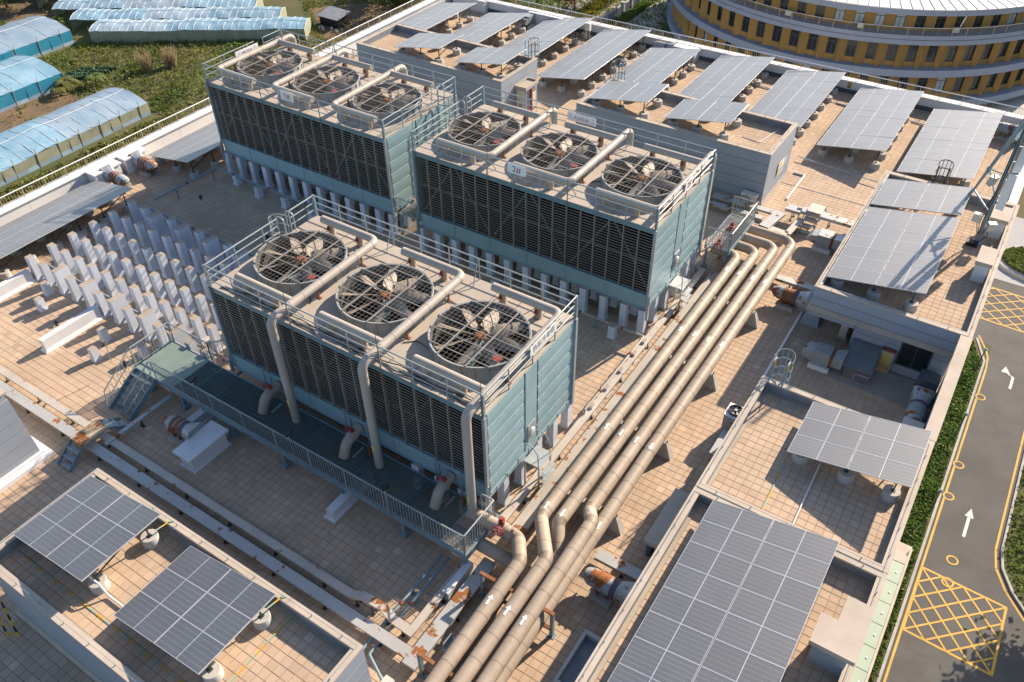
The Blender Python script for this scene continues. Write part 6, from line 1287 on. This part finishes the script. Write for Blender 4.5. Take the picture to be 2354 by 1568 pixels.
# glass balustrade and pale terrace at the right foot
a = fac+.75
t = thing('glass_balustrade', 'glass balustrade on the pale terrace at the foot of the mustard building', 'railing', (10,84,-19.9))
for k in range(8):
    x = 6+1.5*k; y = 82.5-.35*k; m_ = MB(); m_.box(x,y,GZ+.1,x+1.4,y+.03,GZ+1.2); part('glass_panel', m_, 'awning', t); m_ = MB(); m_.box(x-.07,y-.03,GZ,x-.02,y+.05,GZ+1.25); part('post', m_, 'darksteel', t)
m_ = MB(); m_.beam((5.9,82.52,GZ+1.27),(18,79.75,GZ+1.27),.06,.05); part('top_rail', m_, 'galv', t)
sheet('terrace', 2, 76, 30, 95, GZ+.05, 'paving')

# ------------------------------------------------------------------ service road on the right
sheet('road', 14.85, -20, 80, 75, GZ+.012, 'asphalt'); sheet('road', 11.9, 47, 14.85, 56.5, GZ+.008, 'asphalt'); sheet('pavement', 11.9, 56.5, 30, 68, GZ+.030, 'street')
m_ = MB(); m_.prism([(11.75,-20),(14.62,-20),(14.62,44.5),(13.6,47.2),(11.75,47.2)],GZ,GZ+.07); struct('verge', m_, 'earth')
m_ = MB()
for (a, b) in (((14.70,-20),(14.70,44.7)),((14.70,44.7),(13.7,47.3))): m_.beam((*a,GZ+.06),(*b,GZ+.06),.16,.14)
struct('kerb', m_, 'kerb')
def hedge_patch(name, poly, n, h, m, ls=.17, label=None):
    P_ = scatter(poly, n); o = leaf_cloud(name, np.column_stack([P_, GZ+.06+h*np.sqrt(RNG.random(n))*(.75+.35*lump(P_,1.3,2))]), ls, m, kind='stuff'); return o
hedge_patch('verge_ground_cover', [(11.9,2),(14.5,2),(14.55,44),(13.4,46.8),(11.9,46.8)], 26000, .42, 'hedge', .15)
line = lambda pts, w, z, m='yroad', nm='road_marking': [struct(nm, (lambda q: (q.beam((*a,z),(*b,z),w,.004),q)[1])(MB()), m) for a, b in zip(pts, pts[1:])]
def marking(name, m_, label, m): return solo(name, m_, m, label, 'road marking', (16,25,GZ+.016))
def polyline(m_, pts, w, z):
    for a, b in zip(pts, pts[1:]):
        a = Vector((*a,z)); b = Vector((*b,z)); d = (b-a).normalized()*w*.3; m_.beam(a-d*0,b+d,w,.004)
m_ = MB(); polyline(m_, [(15.0,-15),(14.98,44),(14.85,45.4),(14.6,46.2),(13.8,47.8)], .13, GZ+.016); marking('edge_line', m_, 'continuous yellow edge line along the hedge kerb', 'yroad')
rl = [(18.5,75),(18.45,37),(18.5,27),(18.75,25.6),(19.5,24.2),(20.75,22.7),(24,20.5),(30,19)]
m_ = MB(); polyline(m_, rl, .13, GZ+.016); marking('edge_line', m_, 'curving yellow edge line along the lawn kerb', 'yroad')
inn = [(x+.32,y+.15) for x, y in rl]
m_ = MB()
for a, b in zip(inn, inn[1:]): m_.beam((*a,GZ+.05),(*b,GZ+.05),.14,.14)
struct('kerb', m_, 'kerb')
m_ = MB(); m_.prism([(x+.4,y+.18) for x, y in rl]+[(60,19),(60,75)], GZ, GZ+.08); struct('lawn', m_, 'ground')
pl = [(x+.5,y+.3) for x, y in rl]+[(40,19),(40,75)]
P_ = scatter([(18.9,75),(18.9,27),(20,24.6),(23,22),(30,20),(30,75)], 26000); leaf_cloud('lawn_ground_cover', np.column_stack([P_, GZ+.08+.32*np.sqrt(RNG.random(len(P_)))*(.6+.5*np.clip(lump(P_,.8,5)+.3,0,1))]), .15, 'lawn', kind='stuff')
def box_junction(label, c, z=GZ+.017):
    m_ = MB(); (x0,y0),(x1,y1),(x2,y2),(x3,y3) = c; polyline(m_, [*c, c[0]], .14, z)
    def bil(u, v): return ((1-u)*(1-v)*x0+u*(1-v)*x1+u*v*x2+(1-u)*v*x3, (1-u)*(1-v)*y0+u*(1-v)*y1+u*v*y2+(1-u)*v*y3)
    n = 4
    for i in range(1, 2*n):
        f = i/n
        a = (f,0) if f <= 1 else (1,f-1); b = (0,f) if f <= 1 else (f-1,1); polyline(m_, [bil(*a),bil(*b)], .11, z+.003)
        a2 = (1-f,0) if f <= 1 else (0,f-1); b2 = (1,f) if f <= 1 else (2-f,1); polyline(m_, [bil(*a2),bil(*b2)], .11, z+.006)
    marking('box_junction', m_, label, 'yroad')
box_junction('yellow criss cross box on the asphalt near the green awning', [(15.0,23.3),(19.72,23.1),(19.75,18.3),(15.05,18.5)]); box_junction('yellow criss cross box on the asphalt beside the round island', [(12.4,55.1),(18.0,54.9),(18.0,50.1),(12.4,50.2)])
def road_arrow(label, x, y, L, bend=0):
    m_ = MB(); z = GZ+.017; m_.add([(x-.09,y-L/2,z),(x+.09,y-L/2,z),(x+.09,y+L*.1,z),(x-.09,y+L*.1,z)],[(0,1,2,3)])
    m_.add([(x-.09,y+L*.1,z),(x+.09,y+L*.1,z),(x-bend+.09,y+L*.22,z),(x-bend-.09,y+L*.22,z)],[(0,1,2,3)]); m_.add([(x-bend-.26-.1*bool(bend),y+L*.2,z),(x-bend+.26,y+L*.2,z),(x-bend-.15*bool(bend),y+L*.52,z)],[(0,1,2)]); marking('lane_arrow', m_, label, 'wroad')
road_arrow('straight white lane arrow on the asphalt before the criss cross box', 16.65,28.2,2.5); road_arrow('bent white lane arrow on the asphalt beside the first lamp', 16.85,43.8,2.4,.5)
for k, (x, y) in enumerate(((16.43,24.77),(16.52,23.02),(15.2,32.89),(15.2,29.75),(15.2,40.53))):
    m_ = MB(); m_.lathe([(.25,0),(.36,0),(.36,.008),(.25,.008)],(x,y,GZ+.02),24); m_.cur = 1; m_.lathe([(0,.0),(.245,.0)],(x,y,GZ+.019),20); solo('manhole_cover', m_, ['yroad','asphalt'], 'round manhole in the road with a yellow painted rim', 'manhole', (x,y,GZ+.02), 'road manholes')
for k, (x, y, lb) in enumerate(((14.42,27.45,'dark slim lamp post in the hedge opposite the straight lane arrow'),(14.42,35.2,'dark slim lamp post in the middle of the hedge'),(14.3,42.9,'dark slim lamp post in the hedge near the bent lane arrow'))):
    t = thing('lamp_post', lb, 'lamp post', (x,y,GZ)); m_ = MB(); m_.cyl((x,y,GZ+.05),(x,y,GZ+2.35),.05,.04,n=8); part('pole', m_, 'darksteel', t, 40); m_ = MB(); m_.lathe([(.04,0),(.14,.1),(.16,.16),(.08,.22),(0,.24)],(x,y,GZ+2.35),12); part('lamp_head', m_, 'upstand', t, 40)
tree('leafy tree on the lawn shading the end of the service road', 23.0, 24.6, 5.2, 2.3, 'treeleaf', 2600, .24)
# round island
m_ = MB(); th = np.linspace(0,2*math.pi,30,endpoint=False); m_.prism([(17+4.2*math.cos(a),60.2+2.9*math.sin(a)) for a in th],GZ,GZ+.3); struct('traffic_island', m_, 'kerb'); m_ = MB(); m_.prism([(17+3.7*math.cos(a),60.2+2.45*math.sin(a)) for a in th],GZ+.28,GZ+.34); struct('lawn', m_, 'ground')
P_ = RNG.uniform(-1,1,(12000,2)); P_ = P_[(P_**2).sum(1) < 1]*np.array([3.6,2.4])+np.array([17,60.2]); leaf_cloud('island_ground_cover', np.column_stack([P_, GZ+.34+.22*RNG.random(len(P_))]), .16, 'lawn', kind='stuff')
# green glass awning on the building edge
t = thing('glass_awning', 'pale green glass awning panels along the building edge above the road', 'awning', (12.2,4,-3)); 
for k in range(10):
    y = 8.55-k*.98; m_ = MB(); m_.box(11.73,y-.95,-3.03,12.58,y,-3.0); g_ = part('glass_panel', m_, 'awning', t)
    m_ = MB()
    for xx in (11.95,12.4): m_.cyl((xx,y-.47,-3.0),(xx,y-.47,-2.975),.035,n=8)
    part('spider_bolt', m_, 'galv', g_)
m_ = MB(); m_.box(12.58,-1.3,-3.12,12.66,9.4,-2.98); m_.box(11.73,8.58,-3.1,12.58,9.0,-2.99); part('edge_beam', m_, 'coping', t)
m_ = MB(); m_.box(11.72,9.02,-3.6,12.64,9.6,-3.1); part('end_block', m_, 'coping', t)

# ------------------------------------------------------------------ plan units to metres
bpy.context.view_layer.update()
for me in bpy.data.meshes: me.transform(Matrix.Scale(S, 4))
for o in bpy.data.objects:
    if o.type in ('MESH','EMPTY'): o.location = o.location*S
for o in bpy.data.objects:
    if o.get('kind') == 'structure' and 'label' in o: del o['label']
